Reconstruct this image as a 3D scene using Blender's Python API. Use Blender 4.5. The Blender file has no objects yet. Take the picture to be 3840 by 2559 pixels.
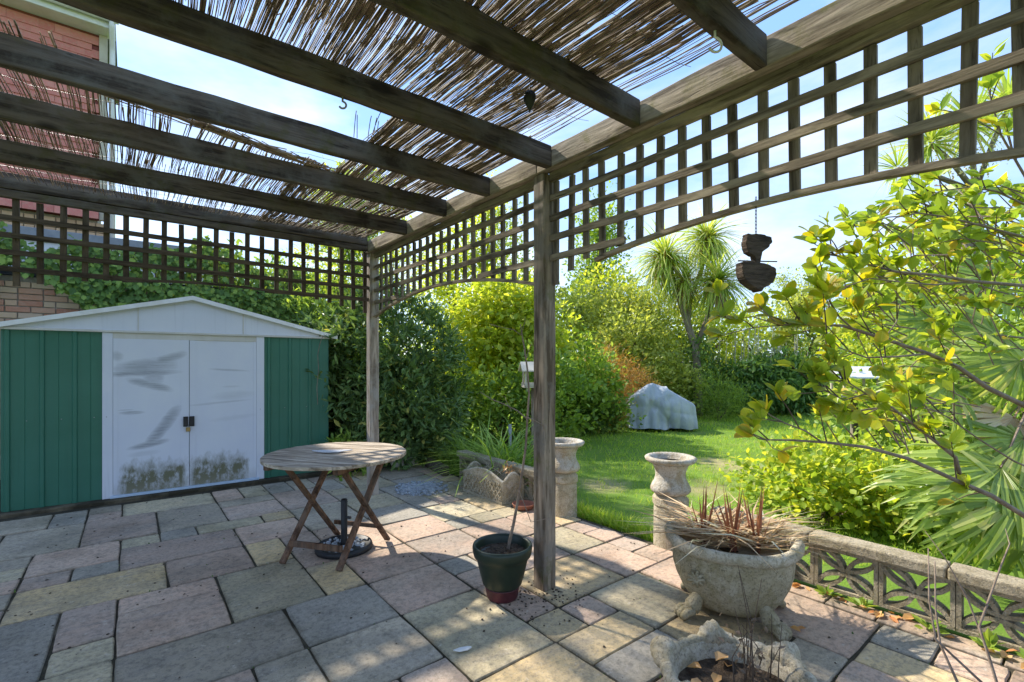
import bpy, math, random
import numpy as np
from mathutils import Vector, Matrix

sc = bpy.context.scene
R = math.radians
random.seed(7)
rng = np.random.default_rng(11)

# ------------------------------------------------------------------ camera
CAM_H = 1.4
cam_d = bpy.data.cameras.new('camera')
cam = bpy.data.objects.new('camera', cam_d)
sc.collection.objects.link(cam)
cam.location = (0, 0, CAM_H)
cam.rotation_euler = (R(90), 0, 0)
cam_d.sensor_width = 36
cam_d.lens = 36 * 1794 / 3840
cam_d.shift_y = (1364 - 1279.5) / 3840
cam_d.clip_start = 0.05
cam_d.clip_end = 600
sc.camera = cam

# ------------------------------------------------------------------ sky, sun, exposure
SUN_AZ_X, SUN_AZ_Y = -0.776, 0.631       # horizontal direction towards the sun
SUN_EL = R(42)
world = bpy.data.worlds.new('World')
sc.world = world
world.use_nodes = True
wt = world.node_tree
wt.nodes.clear()
wout = wt.nodes.new('ShaderNodeOutputWorld')
bg = wt.nodes.new('ShaderNodeBackground')
bg.inputs['Strength'].default_value = 0.15
sky = wt.nodes.new('ShaderNodeTexSky')
sky.sky_type = 'NISHITA'
sky.sun_disc = False
sky.sun_elevation = SUN_EL
sky.sun_rotation = math.atan2(SUN_AZ_X, SUN_AZ_Y)
sky.air_density = 1.0
sky.dust_density = 0.1
sky.ozone_density = 1.0
# thin cloud wisps over the blue
tc = wt.nodes.new('ShaderNodeTexCoord')
mp = wt.nodes.new('ShaderNodeMapping')
mp.inputs['Scale'].default_value = (1.0, 1.0, 2.6)
nz = wt.nodes.new('ShaderNodeTexNoise')
nz.inputs['Scale'].default_value = 1.7
nz.inputs['Detail'].default_value = 9
nz.inputs['Roughness'].default_value = 0.58
nz.inputs['Distortion'].default_value = 0.35
cr = wt.nodes.new('ShaderNodeMapRange')
cr.inputs['From Min'].default_value = 0.44
cr.inputs['From Max'].default_value = 0.66
cr.inputs['To Min'].default_value = 0.0
cr.inputs['To Max'].default_value = 1.0
cl = wt.nodes.new('ShaderNodeMix')          # blue air and white wisps
cl.data_type = 'RGBA'
cl.inputs['A'].default_value = (.50, .92, 1.86, 1)
cl.inputs['B'].default_value = (1.42, 1.55, 1.80, 1)
mx = wt.nodes.new('ShaderNodeMix')
mx.data_type = 'RGBA'
mx.inputs['Factor'].default_value = 0.84
wt.links.new(tc.outputs['Generated'], mp.inputs['Vector'])
wt.links.new(mp.outputs['Vector'], nz.inputs['Vector'])
wt.links.new(nz.outputs['Fac'], cr.inputs['Value'])
wt.links.new(cr.outputs['Result'], cl.inputs['Factor'])
wt.links.new(sky.outputs['Color'], mx.inputs['A'])
wt.links.new(cl.outputs['Result'], mx.inputs['B'])
wt.links.new(mx.outputs['Result'], bg.inputs['Color'])
wt.links.new(bg.outputs['Background'], wout.inputs['Surface'])

sun_d = bpy.data.lights.new('sun', 'SUN')
sun_d.energy = 2.0
sun_d.angle = R(1.0)
sun_d.color = (1.0, 0.93, 0.82)
sun = bpy.data.objects.new('sun', sun_d)
sc.collection.objects.link(sun)
sun.location = (-8, 6, 12)
to_sun = Vector((SUN_AZ_X * math.cos(SUN_EL), SUN_AZ_Y * math.cos(SUN_EL), math.sin(SUN_EL)))
sun.rotation_euler = to_sun.to_track_quat('Z', 'Y').to_euler()

sc.view_settings.view_transform = 'Standard'
sc.view_settings.look = 'None'
sc.view_settings.gamma = 1
sc.view_settings.use_curve_mapping = False
sc.view_settings.exposure = 2.16
sc.cycles.max_bounces = 8
sc.cycles.transparent_max_bounces = 6
sc.cycles.use_denoising = True

# ------------------------------------------------------------------ frames of reference
F_PX, U0, V0 = 1794.0, 1920.0, 1364.0       # lens, used only to turn measured directions into metres
A1 = np.array([.7819, .6234]); A2 = np.array([-.6234, .7819])
ORG = np.array([.204, 2.997])               # foot of the near pergola post
YAW = math.atan2(.6234, .7819)
def W(p, q, z=0.0):
    v = ORG + p * A1 + q * A2
    return (float(v[0]), float(v[1]), z)
def at(ud, vd, D):
    "point at depth D seen in the direction measured at (ud, vd) in the 2353 px wide view"
    return ((ud * 1.632 - U0) / F_PX * D, D, CAM_H - (vd * 1.632 - V0) / F_PX * D)

# ------------------------------------------------------------------ mesh helpers
COL = sc.collection
def tag(o, label=None, cat=None, group=None, kind=None):
    if label: o['label'] = label
    if cat: o['category'] = cat
    if group: o['group'] = group
    if kind: o['kind'] = kind
    return o
def empty(name, loc, rz=0.0, label=None, cat=None, group=None):
    o = bpy.data.objects.new(name, None)
    o.empty_display_size = .1
    o.location = loc; o.rotation_euler = (0, 0, rz)
    COL.objects.link(o)
    return tag(o, label, cat, group)
def link(name, me, mat=None, parent=None, loc=None, rot=None):
    o = bpy.data.objects.new(name, me)
    if mat is not None and len(me.materials) == 0: me.materials.append(mat)
    COL.objects.link(o)
    if parent is not None: o.parent = parent
    if loc is not None: o.location = loc
    if rot is not None: o.rotation_euler = rot
    return o
def frame_for(d, up=(0, 0, 1)):
    d = Vector(d).normalized(); up = Vector(up)
    if abs(d.dot(up)) > .98: up = Vector((0, 1, 0))
    s = d.cross(up).normalized(); u = s.cross(d).normalized()
    return d, s, u
class MB:
    def __init__(self): self.v = []; self.f = []
    def quadbox(self, P):
        n = len(self.v); self.v += [tuple(p) for p in P]
        for a in ((0,3,2,1),(4,5,6,7),(0,1,5,4),(1,2,6,5),(2,3,7,6),(3,0,4,7)): self.f.append(tuple(n + i for i in a))
        return self
    def box(self, x0, x1, y0, y1, z0, z1):
        return self.quadbox([(x0,y0,z0),(x1,y0,z0),(x1,y1,z0),(x0,y1,z0),(x0,y0,z1),(x1,y0,z1),(x1,y1,z1),(x0,y1,z1)])
    def timber(self, x0, x1, y0, y1, z0, z1, axis, j=.003, seed=0):
        "sawn timber: a box whose edges waver a little along its length"
        rr = random.Random(seed * 7 + axis); lo = [x0, y0, z0]; hi = [x1, y1, z1]
        L = hi[axis] - lo[axis]; n = max(3, int(L / .16)); o = [a for a in range(3) if a != axis]; b = len(self.v)
        for i in range(n + 1):
            for (s0, s1) in ((0, 0), (1, 0), (1, 1), (0, 1)):
                p = [0, 0, 0]; p[axis] = lo[axis] + L * i / n
                p[o[0]] = (hi if s0 else lo)[o[0]] + rr.uniform(-j, j) * (1 if 0 < i < n else .3)
                p[o[1]] = (hi if s1 else lo)[o[1]] + rr.uniform(-j, j) * (1 if 0 < i < n else .3)
                self.v.append(tuple(p))
        fl = axis == 1
        for i in range(n):
            for k in range(4):
                f = (b + 4*i + k, b + 4*i + (k+1) % 4, b + 4*i + 4 + (k+1) % 4, b + 4*i + 4 + k)
                self.f.append(f[::-1] if fl else f)
        e0 = tuple(b + k for k in (3, 2, 1, 0)); e1 = tuple(b + 4*n + k for k in (0, 1, 2, 3))
        self.f += [e0[::-1] if fl else e0, e1[::-1] if fl else e1]
        return self
    def bar(self, a, b, w, h, up=(0, 0, 1), w2=None, h2=None):
        a = Vector(a); b = Vector(b); d, s, u = frame_for(b - a, up)
        w2 = w if w2 is None else w2; h2 = h if h2 is None else h2
        P = []
        for c, ww, hh in ((a, w, h), (b, w2, h2)):
            P += [c - s*ww/2 - u*hh/2, c + s*ww/2 - u*hh/2, c + s*ww/2 + u*hh/2, c - s*ww/2 + u*hh/2]
        return self.quadbox([P[0],P[1],P[2],P[3],P[4],P[5],P[6],P[7]])
    def tube(self, pts, rads, n=6, cap=True):
        pts = [Vector(p) for p in pts]
        if not hasattr(rads, '__len__'): rads = [rads] * len(pts)
        base = len(self.v); prev = None
        for i, p in enumerate(pts):
            t = (pts[min(i+1, len(pts)-1)] - pts[max(i-1, 0)])
            if t.length < 1e-9: t = Vector((0, 0, 1))
            t.normalize()
            if prev is None: _, s, u = frame_for(t)
            else:
                s = prev - t * prev.dot(t)
                if s.length < 1e-6: _, s, u = frame_for(t)
                s.normalize(); u = s.cross(t)
            prev = s
            for k in range(n):
                a = 2 * math.pi * k / n
                self.v.append(tuple(p + (s * math.cos(a) + u * math.sin(a)) * rads[i]))
        for i in range(len(pts) - 1):
            for k in range(n):
                a = base + i*n + k; b = base + i*n + (k+1) % n
                self.f.append((a, b, b + n, a + n))
        if cap:
            self.f.append(tuple(base + k for k in range(n))[::-1])
            self.f.append(tuple(base + (len(pts)-1)*n + k for k in range(n)))
        return self
    def lathe(self, prof, n=32, c=(0, 0), sx=1.0, sy=1.0, mod=None, cap=True):
        base = len(self.v)
        for i, (r, z) in enumerate(prof):
            for k in range(n):
                a = 2 * math.pi * k / n
                rr = r * (mod(i, a) if mod else 1)
                self.v.append((c[0] + math.cos(a) * rr * sx, c[1] + math.sin(a) * rr * sy, z))
        for i in range(len(prof) - 1):
            for k in range(n):
                a = base + i*n + k; b = base + i*n + (k+1) % n
                self.f.append((a, b, b + n, a + n))
        if cap:
            self.f.append(tuple(base + k for k in range(n))[::-1])
            self.f.append(tuple(base + (len(prof)-1)*n + k for k in range(n)))
        return self
    def prism(self, poly, y0, y1):
        "polygon in x,z extruded along y"
        n = len(poly); b = len(self.v)
        self.v += [(x, y0, z) for x, z in poly] + [(x, y1, z) for x, z in poly]
        self.f.append(tuple(b + i for i in range(n))); self.f.append(tuple(b + n + i for i in range(n))[::-1])
        for i in range(n):
            j = (i + 1) % n
            self.f.append((b + i, b + n + i, b + n + j, b + j))
        return self
    def mesh(self, name, smooth=False):
        me = bpy.data.meshes.new(name)
        me.from_pydata(self.v, [], self.f)
        if smooth: me.polygons.foreach_set('use_smooth', [True] * len(me.polygons))
        me.update()
        return me
    def build(self, name, mat, parent=None, smooth=False, bevel=0.0, loc=None, rot=None):
        o = link(name, self.mesh(name, smooth), mat, parent, loc, rot)
        if bevel: add_bevel(o, bevel)
        return o
def add_bevel(o, w, seg=2):
    m = o.modifiers.new('bevel', 'BEVEL'); m.width = w; m.segments = seg; m.limit_method = 'ANGLE'
    return o
def autosmooth(o):
    me = o.data
    me.polygons.foreach_set('use_smooth', [True] * len(me.polygons))

# ------------------------------------------------------------------ material helpers
class NT:
    def __init__(self, name):
        self.m = bpy.data.materials.new(name); self.m.use_nodes = True
        self.t = self.m.node_tree; self.t.nodes.clear()
        self.out = self.t.nodes.new('ShaderNodeOutputMaterial')
    def n(self, typ, props=None, **ins):
        nd = self.t.nodes.new('ShaderNode' + typ)
        for k, v in (props or {}).items(): setattr(nd, k, v)
        for k, v in ins.items():
            key = k.replace('_', ' ')
            sock = nd.inputs[int(key[1:])] if key[0] == 'i' and key[1:].isdigit() else nd.inputs[key]
            self.set(sock, v)
        return nd
    def set(self, sock, v):
        if isinstance(v, bpy.types.NodeSocket): self.t.links.new(v, sock)
        elif isinstance(v, bpy.types.Node): self.t.links.new(v.outputs[0], sock)
        elif isinstance(v, (tuple, list)) and sock.type == 'RGBA' and len(v) == 3: sock.default_value = (*v, 1)
        else: sock.default_value = v
    def coord(self, scale=(1, 1, 1), kind='Object', rot=(0, 0, 0), rand=False):
        c = self.n('TexCoord').outputs[kind]
        if rand:   # every object gets its own piece of the pattern
            oi = self.n('ObjectInfo')
            s = self.n('VectorMath', {'operation': 'SCALE'}, i0=(37., 61., 19.), Scale=oi.outputs['Random'])
            c = self.n('VectorMath', {'operation': 'ADD'}, i0=c, i1=s).outputs[0]
        return self.n('Mapping', None, Vector=c, Scale=scale, Rotation=rot).outputs[0]
    def noise(self, vec, scale, detail=5, rough=.55, dist=0.0):
        return self.n('TexNoise', None, Vector=vec, Scale=scale, Detail=detail, Roughness=rough, Distortion=dist).outputs[0]
    def rng(self, v, a, b, c=0.0, d=1.0):
        return self.n('MapRange', None, Value=v, From_Min=a, From_Max=b, To_Min=c, To_Max=d).outputs[0]
    def mix(self, f, a, b, blend='MIX'):
        nd = self.t.nodes.new('ShaderNodeMix'); nd.data_type = 'RGBA'; nd.blend_type = blend
        self.set(nd.inputs['Factor'], f)
        self.set(nd.inputs[6], a); self.set(nd.inputs[7], b)
        return nd.outputs[2]
    def math(self, op, a, b=None, c=None):
        nd = self.t.nodes.new('ShaderNodeMath'); nd.operation = op
        self.set(nd.inputs[0], a)
        if b is not None: self.set(nd.inputs[1], b)
        if c is not None: self.set(nd.inputs[2], c)
        return nd.outputs[0]
    def ramp(self, f, stops):
        nd = self.t.nodes.new('ShaderNodeValToRGB'); self.set(nd.inputs[0], f)
        e = nd.color_ramp.elements
        while len(e) < len(stops): e.new(.5)
        for el, (p, c) in zip(e, stops): el.position = p; el.color = (*c, 1)
        return nd.outputs[0]
    def bump(self, h, strength=.3, dist=.01):
        return self.n('Bump', None, Height=h, Strength=strength, Distance=dist).outputs[0]
    def finish(self, col, rough=.8, bump=None, spec=.3, metal=0.0, **kw):
        b = self.n('BsdfPrincipled', None, Base_Color=col, Roughness=rough, Metallic=metal)
        b.inputs['Specular IOR Level'].default_value = spec
        if bump is not None: self.set(b.inputs['Normal'], bump)
        for k, v in kw.items(): self.set(b.inputs[k.replace('_', ' ')], v)
        self.t.links.new(b.outputs[0], self.out.inputs[0])
        return self.m

def m_simple(name, c1, c2, scale=6, rough=.8, bump=.2, bscale=60, stretch=(1, 1, 1), lo=.35, hi=.65, rand=False, ovar=0.0, spec=.3, dist=.005, kind='Object'):
    t = NT(name); v = t.coord(stretch, kind, rand=rand)
    n1 = t.noise(v, scale, 6, .6); col = t.mix(t.rng(n1, lo, hi), c1, c2)
    if ovar:
        oi = t.n('ObjectInfo').outputs['Random']
        col = t.mix(1.0, col, t.n('CombineColor', None, i0=t.rng(oi, 0, 1, 1-ovar, 1+ovar), i1=t.rng(oi, 0, 1, 1-ovar, 1+ovar), i2=t.rng(oi, 0, 1, 1-ovar, 1+ovar)).outputs[0], 'MULTIPLY')
    n2 = t.noise(v, bscale, 4, .6)
    return t.finish(col, rough, t.bump(n2, bump, dist) if bump else None, spec)

def m_wood(name, c1, c2, c3, axis=0, scale=1.0, rough=.85, algae=None, spec=.2):
    "weathered timber: grain stretched along one local axis, cracks, blotches, optional algae"
    t = NT(name)
    st = [22, 22, 22]; st[axis] = 2.0
    v = t.coord(tuple(s * scale for s in st), rand=True)
    vb = t.coord((1, 1, 1), rand=True)
    g = t.noise(v, 1.0, 8, .65, .4)
    blotch = t.noise(vb, 5.0, 8, .68)
    knot = t.n('TexVoronoi', {'feature': 'F1'}, Vector=t.coord(tuple(3.2 if k != axis else 1.7 for k in range(3)), rand=True), Scale=1.0).outputs[0]
    col = t.mix(t.rng(g, .40, .60), tuple(x * .75 for x in c1), tuple(x * 1.12 for x in c2))
    col = t.mix(t.rng(blotch, .48, .64, 0, .8), col, c3)
    crack = t.noise(v, 2.4, 3, .5, 1.2)
    col = t.mix(t.rng(crack, .64, .74, 0, .8), col, tuple(x * .25 for x in c1))
    col = t.mix(t.rng(knot, .06, .12, .85, 0), col, tuple(x * .35 for x in c1))
    if algae:
        ag = t.noise(vb, 5.5, 6, .7)
        col = t.mix(t.rng(ag, .55, .7, 0, .75), col, algae)
    hgt = t.math('ADD', g, t.math('MULTIPLY', crack, -.6))
    return t.finish(col, rough, t.bump(hgt, .55, .006), spec)

def m_leaf(name, stops, trans=.45, rough=.45, spec=.4, tint=(1.3, 1.22, .6), vein=0.0, gain=1.6):
    "leaf: colour by each leaf's own value, light passes through it"
    t = NT(name)
    a = t.n('Attribute', {'attribute_name': 'rnd'}).outputs['Fac']
    col = t.ramp(a, [(p_, tuple(min(.62, x * gain + .012) for x in c_)) for p_, c_ in stops])
    b = t.n('BsdfPrincipled', None, Base_Color=col, Roughness=rough)
    b.inputs['Specular IOR Level'].default_value = spec
    tr = t.n('BsdfTranslucent', None, Color=t.mix(1.0, col, tint, 'MULTIPLY'))
    ms = t.n('MixShader', None, i0=trans, i1=b.outputs[0], i2=tr.outputs[0])
    t.t.links.new(ms.outputs[0], t.out.inputs[0])
    return t.m

# leaf templates: (x, y, z) with y along the leaf, unit length
def tmpl_oval(w=.28, fold=.06, bend=.08):
    V = np.array([(0,0,0),(w*.8,.28,fold),(w,.6,fold*.8-bend*.4),(0,1,-bend),(-w,.6,fold*.8-bend*.4),(-w*.8,.28,fold)])
    return V, [(0,1,2,3),(0,3,4,5)]
def tmpl_blade(w=.05, bend=.35):
    V = np.array([(-w,0,0),(w,0,0),(w*.9,.5,-bend*.22),(-w*.9,.5,-bend*.22),(0,1,-bend)])
    return V, [(0,1,2,3),(3,2,4,4)]
OVAL = tmpl_oval(); WIDE = tmpl_oval(.38, .05, .1); LANCE = tmpl_oval(.16, .04, .12); NEEDLE = tmpl_oval(.06, .0, .1)
def leaf_mesh(name, pos, d, nrm, size, tm, rnd):
    V, Fc = tm
    d = d / (np.linalg.norm(d, axis=1, keepdims=True) + 1e-9)
    s = np.cross(d, nrm); s /= (np.linalg.norm(s, axis=1, keepdims=True) + 1e-9)
    n = np.cross(s, d)
    P = pos[:, None, :] + size[:, None, None] * (V[None, :, 0, None] * s[:, None, :] + V[None, :, 1, None] * d[:, None, :] + V[None, :, 2, None] * n[:, None, :])
    N, k = len(pos), len(V)
    faces = []
    off = (np.arange(N) * k)[:, None]
    allF = [ (off + np.array([f])).tolist() for f in [tuple(dict.fromkeys(f)) for f in Fc] ]
    for i in range(len(allF)): faces += allF[i]
    me = bpy.data.meshes.new(name)
    me.from_pydata(P.reshape(-1, 3).tolist(), [], faces)
    at_ = me.attributes.new('rnd', 'FLOAT', 'FACE')
    at_.data.foreach_set('value', np.tile(rnd, len(allF)).astype(np.float32))
    me.update()
    return me
def unit(v): return v / (np.linalg.norm(v, axis=-1, keepdims=True) + 1e-9)
def crown_points(ells, n, clump=.22, per=26, shell=.55, squash=1.0):
    "leaf positions in clumps spread through one or more ellipsoids (cx,cy,cz,rx,ry,rz)"
    vol = np.array([e[3]*e[4]*e[5] for e in ells]) ** .8; vol /= vol.sum()
    pos, out = [], []
    for e, w in zip(ells, vol):
        m = max(1, int(n * w)); k = max(1, m // per)
        c = np.array(e[:3]); r = np.array(e[3:6])
        dirs = unit(rng.normal(size=(k, 3)))
        rad = shell + (1 - shell) * rng.random((k, 1)) ** .6
        inner = rng.random((k, 1)) < .18
        rad = np.where(inner, rng.random((k, 1)) * shell, rad)
        rad *= 1 + .16 * rng.normal(size=(k, 1)) * .6
        cc = c + dirs * rad * r
        sz = clump * (.6 + .8 * rng.random((k, 1)))
        idx = rng.integers(0, k, m)
        loc = rng.normal(size=(m, 3)) * sz[idx] * .55
        loc[:, 2] *= squash
        pos.append(cc[idx] + loc); out.append(dirs[idx] + loc / clump * .6)
    return np.concatenate(pos), unit(np.concatenate(out))
def foliage(name, parent, mat, ells, n, size, tm=OVAL, clump=.22, per=26, shell=.55, droop=0.0, zmin=.02, up=.25, rnd_bias=None, jitter=.9):
    pos, out = crown_points(ells, n, clump, per, shell)
    keep = pos[:, 2] > zmin
    pos, out = pos[keep], out[keep]; m = len(pos)
    d = unit(out * .7 + rng.normal(size=(m, 3)) * jitter * .7 + np.array([0, 0, up - droop]))
    nr = unit(rng.normal(size=(m, 3)) * .55 + np.array([0, 0, 1.0]) + out * .35)
    sz = size * (.65 + .7 * rng.random(m))
    r = rng.random(m)
    if rnd_bias is not None: r = np.clip(rnd_bias(pos, r), 0, 1)
    return link(name, leaf_mesh(name, pos, d, nr, sz, tm, r), mat, parent)
def stems(parent, mat, base, tops, r0=.02, n=5, name='stem', seed=0):
    rr = random.Random(seed); mb = MB()
    for t in tops:
        a = Vector(base); b = Vector(t); pts = []
        for i in range(n + 1):
            f = i / n
            p = a.lerp(b, f) + Vector((rr.uniform(-1, 1), rr.uniform(-1, 1), 0)) * .06 * (b - a).length * math.sin(f * math.pi)
            pts.append(p)
        mb.tube(pts, [r0 * (1 - .75 * i / n) for i in range(n + 1)], 6)
    return mb.build(name, mat, parent, smooth=True)

# ------------------------------------------------------------------ materials
M = {}
M['post'] = m_wood('weathered_post', (.13,.095,.065), (.30,.24,.18), (.20,.18,.155), 2, algae=(.12,.12,.035))
M['post_far'] = m_wood('grey_post', (.22,.17,.125), (.42,.35,.28), (.32,.30,.27), 2)
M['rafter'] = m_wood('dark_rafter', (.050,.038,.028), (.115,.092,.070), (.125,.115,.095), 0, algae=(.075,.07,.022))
M['beam'] = m_wood('front_beam', (.20,.155,.105), (.44,.36,.26), (.32,.265,.185), 1, algae=(.16,.15,.04))
M['lath'] = m_wood('trellis_lath', (.10,.078,.056), (.25,.205,.155), (.18,.145,.11), 2)
M['rail'] = m_wood('trellis_rail', (.12,.092,.066), (.34,.28,.20), (.22,.18,.125), 1)
M['rail_x'] = m_wood('trellis_rail_shaded', (.050,.037,.027), (.115,.088,.064), (.09,.07,.05), 0)  # same timber as the front rails, with shade put into its colour
M['lath_shaded'] = m_wood('trellis_lath_shaded', (.050,.037,.027), (.115,.088,.064), (.09,.07,.05), 2)  # front lath timber again, darkened in colour for the side bay's shade
M['table_top'] = m_wood('bleached_table_wood', (.24,.185,.13), (.52,.44,.34), (.36,.285,.205), 0, scale=1.2)
M['table_leg'] = m_wood('table_leg_wood', (.085,.045,.026), (.19,.105,.062), (.15,.11,.08), 2)
def m_reed():
    t = NT('dry_reed'); v = t.coord((1, 1, 1))
    a = t.n('Attribute', {'attribute_name': 'rnd'}).outputs['Fac']
    col = t.ramp(a, [(0, (.21,.155,.10)), (.4, (.36,.28,.18)), (.8, (.49,.40,.27)), (1, (.60,.51,.37))])
    col = t.mix(t.rng(t.noise(v, 14, 4), .4, .7, 0, .6), col, (.07,.05,.035))
    b = t.n('BsdfPrincipled', None, Base_Color=col, Roughness=.75)
    tr = t.n('BsdfTranslucent', None, Color=col)
    ms = t.n('MixShader', None, i0=.36, i1=b.outputs[0], i2=tr.outputs[0])
    t.t.links.new(ms.outputs[0], t.out.inputs[0]); return t.m
M['reed'] = m_reed()
def m_slab(name, c1, c2):
    t = NT(name); v = t.coord((1, 1, 1), rand=True)
    riven = t.noise(t.coord((2.2, 9, 1), rand=True), 1.5, 6, .6, .8)
    big = t.noise(v, 3.0, 4, .55); fine = t.noise(v, 120, 3, .75); mid = t.noise(v, 38, 5, .65)
    col = t.mix(t.rng(big, .40, .62), c1, c2)
    col = t.mix(t.rng(riven, .5, .75, 0, .5), col, (.26,.235,.21))
    col = t.mix(t.rng(mid, .46, .66, 0, .55), col, (.13,.115,.09))
    col = t.mix(t.rng(fine, .58, .70, 0, .6), col, (.52,.48,.44))
    col = t.mix(t.rng(fine, .30, .43, .6, 0), col, (.07,.065,.06))
    stain = t.noise(t.coord((1, 1, 1), 'Object', rand=False), 1.3, 5, .6)
    wpos = t.n('NewGeometry').outputs['Position']
    st = t.noise(wpos, 1.6, 7, .66)
    col = t.mix(t.rng(st, .45, .66, 0, .8), col, t.mix(1.0, col, (.52,.53,.5), 'MULTIPLY'))
    oi = t.n('ObjectInfo').outputs['Random']
    br = t.rng(oi, 0, 1, .82, 1.14)
    col = t.mix(1.0, col, t.n('CombineColor', None, i0=br, i1=br, i2=br).outputs[0], 'MULTIPLY')
    gen = t.n('SeparateXYZ', None, Vector=t.n('TexCoord').outputs['Generated'])
    ex_ = t.math('MINIMUM', gen.outputs[0], t.math('SUBTRACT', 1.0, gen.outputs[0])); ey_ = t.math('MINIMUM', gen.outputs[1], t.math('SUBTRACT', 1.0, gen.outputs[1]))
    ed = t.math('ADD', t.math('MINIMUM', ex_, ey_), t.math('MULTIPLY', t.math('SUBTRACT', t.noise(v, 9, 6, .7), .5), .22))
    col = t.mix(t.rng(ed, -.02, .035, .6, 0), col, (.12,.10,.065))
    lich = t.noise(v, 21, 6, .75)
    col = t.mix(t.rng(lich, .60, .68, 0, .55), col, (.56,.50,.40))
    h = t.math('ADD', t.math('MULTIPLY', riven, 1.6), t.math('ADD', t.math('MULTIPLY', mid, .7), t.math('MULTIPLY', fine, .3)))
    return t.finish(col, .82, t.bump(h, .35, .006), .3)
SL = {'p': m_slab('slab_pink', (.57,.39,.275), (.50,.37,.265)), 'g': m_slab('slab_grey', (.385,.325,.235), (.46,.385,.27)),
      't': m_slab('slab_buff', (.63,.455,.225), (.54,.415,.235)), 'b': m_slab('slab_blue_grey', (.35,.315,.25), (.41,.36,.275)),
      'm': m_slab('slab_moss_grey', (.45,.385,.245), (.52,.425,.26)), 'v': m_slab('slab_mauve', (.48,.345,.25), (.43,.34,.26))}
M['joint'] = m_simple('joint_sand', (.040,.034,.020), (.17,.14,.09), 3.5, lo=.48, hi=.75, rough=.95, bump=.6, bscale=90)
M['mortar'] = m_simple('mortar_pale', (.33,.29,.22), (.20,.17,.12), 12, .95, .5, 90)
M['soil'] = m_simple('potting_soil', (.040,.028,.018), (.12,.085,.055), 30, .95, 1.0, 70, dist=.02)
def gnd(ud, vd): 
    D = F_PX * (CAM_H + .035) / (vd * 1.632 - V0); return ((ud * 1.632 - U0) / F_PX * D, D)
BALD = [(*gnd(1385, 1112), .42), (*gnd(1700, 1078), .55), (*gnd(1625, 1130), .35), (*gnd(1640, 1062), .4)]
def m_lawn():
    t = NT('lawn_turf'); v = t.n('NewGeometry').outputs['Position']
    a = t.noise(v, .9, 5, .6); b = t.noise(v, 6, 5, .7); d = t.noise(v, .55, 4, .6)
    col = t.mix(t.rng(a, .35, .65), (.11,.20,.022), (.16,.26,.035))
    col = t.mix(t.rng(b, .45, .75, 0, .7), col, (.17,.22,.05))
    col = t.mix(t.rng(d, .58, .72, 0, .75), col, (.30,.24,.12))
    for (px, py, rr_) in BALD:
        ds_ = t.n('VectorMath', {'operation': 'DISTANCE'}, i0=v, i1=(px, py, -.035)).outputs['Value']
        col = t.mix(t.rng(t.math('ADD', ds_, t.math('MULTIPLY', t.math('SUBTRACT', b, .5), rr_ * 1.6)), rr_, rr_ * .35, 0, .65), col, (.40,.31,.17))
    return t.finish(col, .9, t.bump(t.noise(v, 60, 4, .7), .6, .02), .15)
M['lawn'] = m_lawn()
def m_stone(name, c1, c2, lichen=(.13,.12,.07), dark=(.09,.085,.07)):
    t = NT(name); v = t.coord((1, 1, 1), rand=True)
    n1 = t.noise(v, 5, 6, .6); n2 = t.noise(v, 16, 6, .7); n3 = t.noise(v, 90, 4, .7)
    col = t.mix(t.rng(n1, .35, .65), c1, c2)
    col = t.mix(t.rng(n2, .43, .60, 0, .8), col, lichen)
    col = t.mix(t.rng(n3, .50, .66, 0, .75), col, dark)
    col = t.mix(t.rng(t.noise(v, 9, 8, .75), .58, .70, 0, .5), col, dark)
    return t.finish(col, .9, t.bump(t.math('ADD', n3, n2), .8, .010), .2)
M['stone'] = m_stone('cast_stone', (.56,.50,.39), (.46,.40,.29), (.33,.28,.17), (.16,.14,.10))
M['stone_white'] = m_stone('painted_stone', (.60,.57,.50), (.46,.41,.33), (.36,.28,.17), (.22,.19,.14))
M['stone_bowl'] = m_stone('lichen_bowl_stone', (.46,.40,.285), (.38,.32,.20), (.27,.225,.115), (.12,.10,.06))
M['wall_stone'] = m_stone('balustrade_concrete', (.44,.375,.265), (.36,.30,.205), (.26,.215,.13))
M['green_steel'] = None
def m_steel(name, c, c2, rough=.42, mark=None):
    t = NT(name); v = t.coord((1, 1, 1))
    n1 = t.noise(v, 2.2, 4, .6); n2 = t.noise(t.coord((30, 30, 1.2)), 1.0, 4, .6)
    col = t.mix(t.rng(n1, .35, .7), c, c2)
    col = t.mix(t.rng(n2, .55, .75, 0, .25), col, tuple(x * .6 for x in c))
    return t.finish(col, rough, t.bump(t.noise(v, 5, 2), .06, .02), .4)
M['green_steel'] = m_steel('green_painted_steel', (.026,.135,.085), (.036,.155,.105))
M['white_steel'] = m_steel('white_painted_steel', (.60,.63,.70), (.66,.68,.73), .5)
M['white_trim'] = m_steel('cream_trim_steel', (.62,.61,.58), (.50,.48,.43), .55)
M['black'] = m_simple('black_plastic', (.015,.015,.017), (.035,.035,.035), 10, .5, .1)
M['brass'] = m_simple('brass', (.45,.30,.10), (.30,.19,.06), 30, .45, .1)
def m_brick(name, stops):
    t = NT(name); oi = t.n('ObjectInfo').outputs['Random']; v = t.coord((1, 1, 1), rand=True)
    col = t.ramp(oi, stops)
    col = t.mix(t.rng(t.noise(v, 25, 5, .7), .45, .75, 0, .5), col, (.50,.36,.27))
    return t.finish(col, .9, t.bump(t.noise(v, 80, 4, .7), .5, .006), .2)
M['brick'] = m_brick('stock_brick', [(0,(.42,.18,.11)),(.3,(.50,.27,.17)),(.55,(.56,.40,.25)),(.8,(.38,.20,.14)),(1,(.58,.44,.30))])
M['tile'] = m_brick('red_hung_tile', [(0,(.56,.19,.155)),(.5,(.62,.235,.19)),(1,(.52,.17,.14))])
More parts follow.
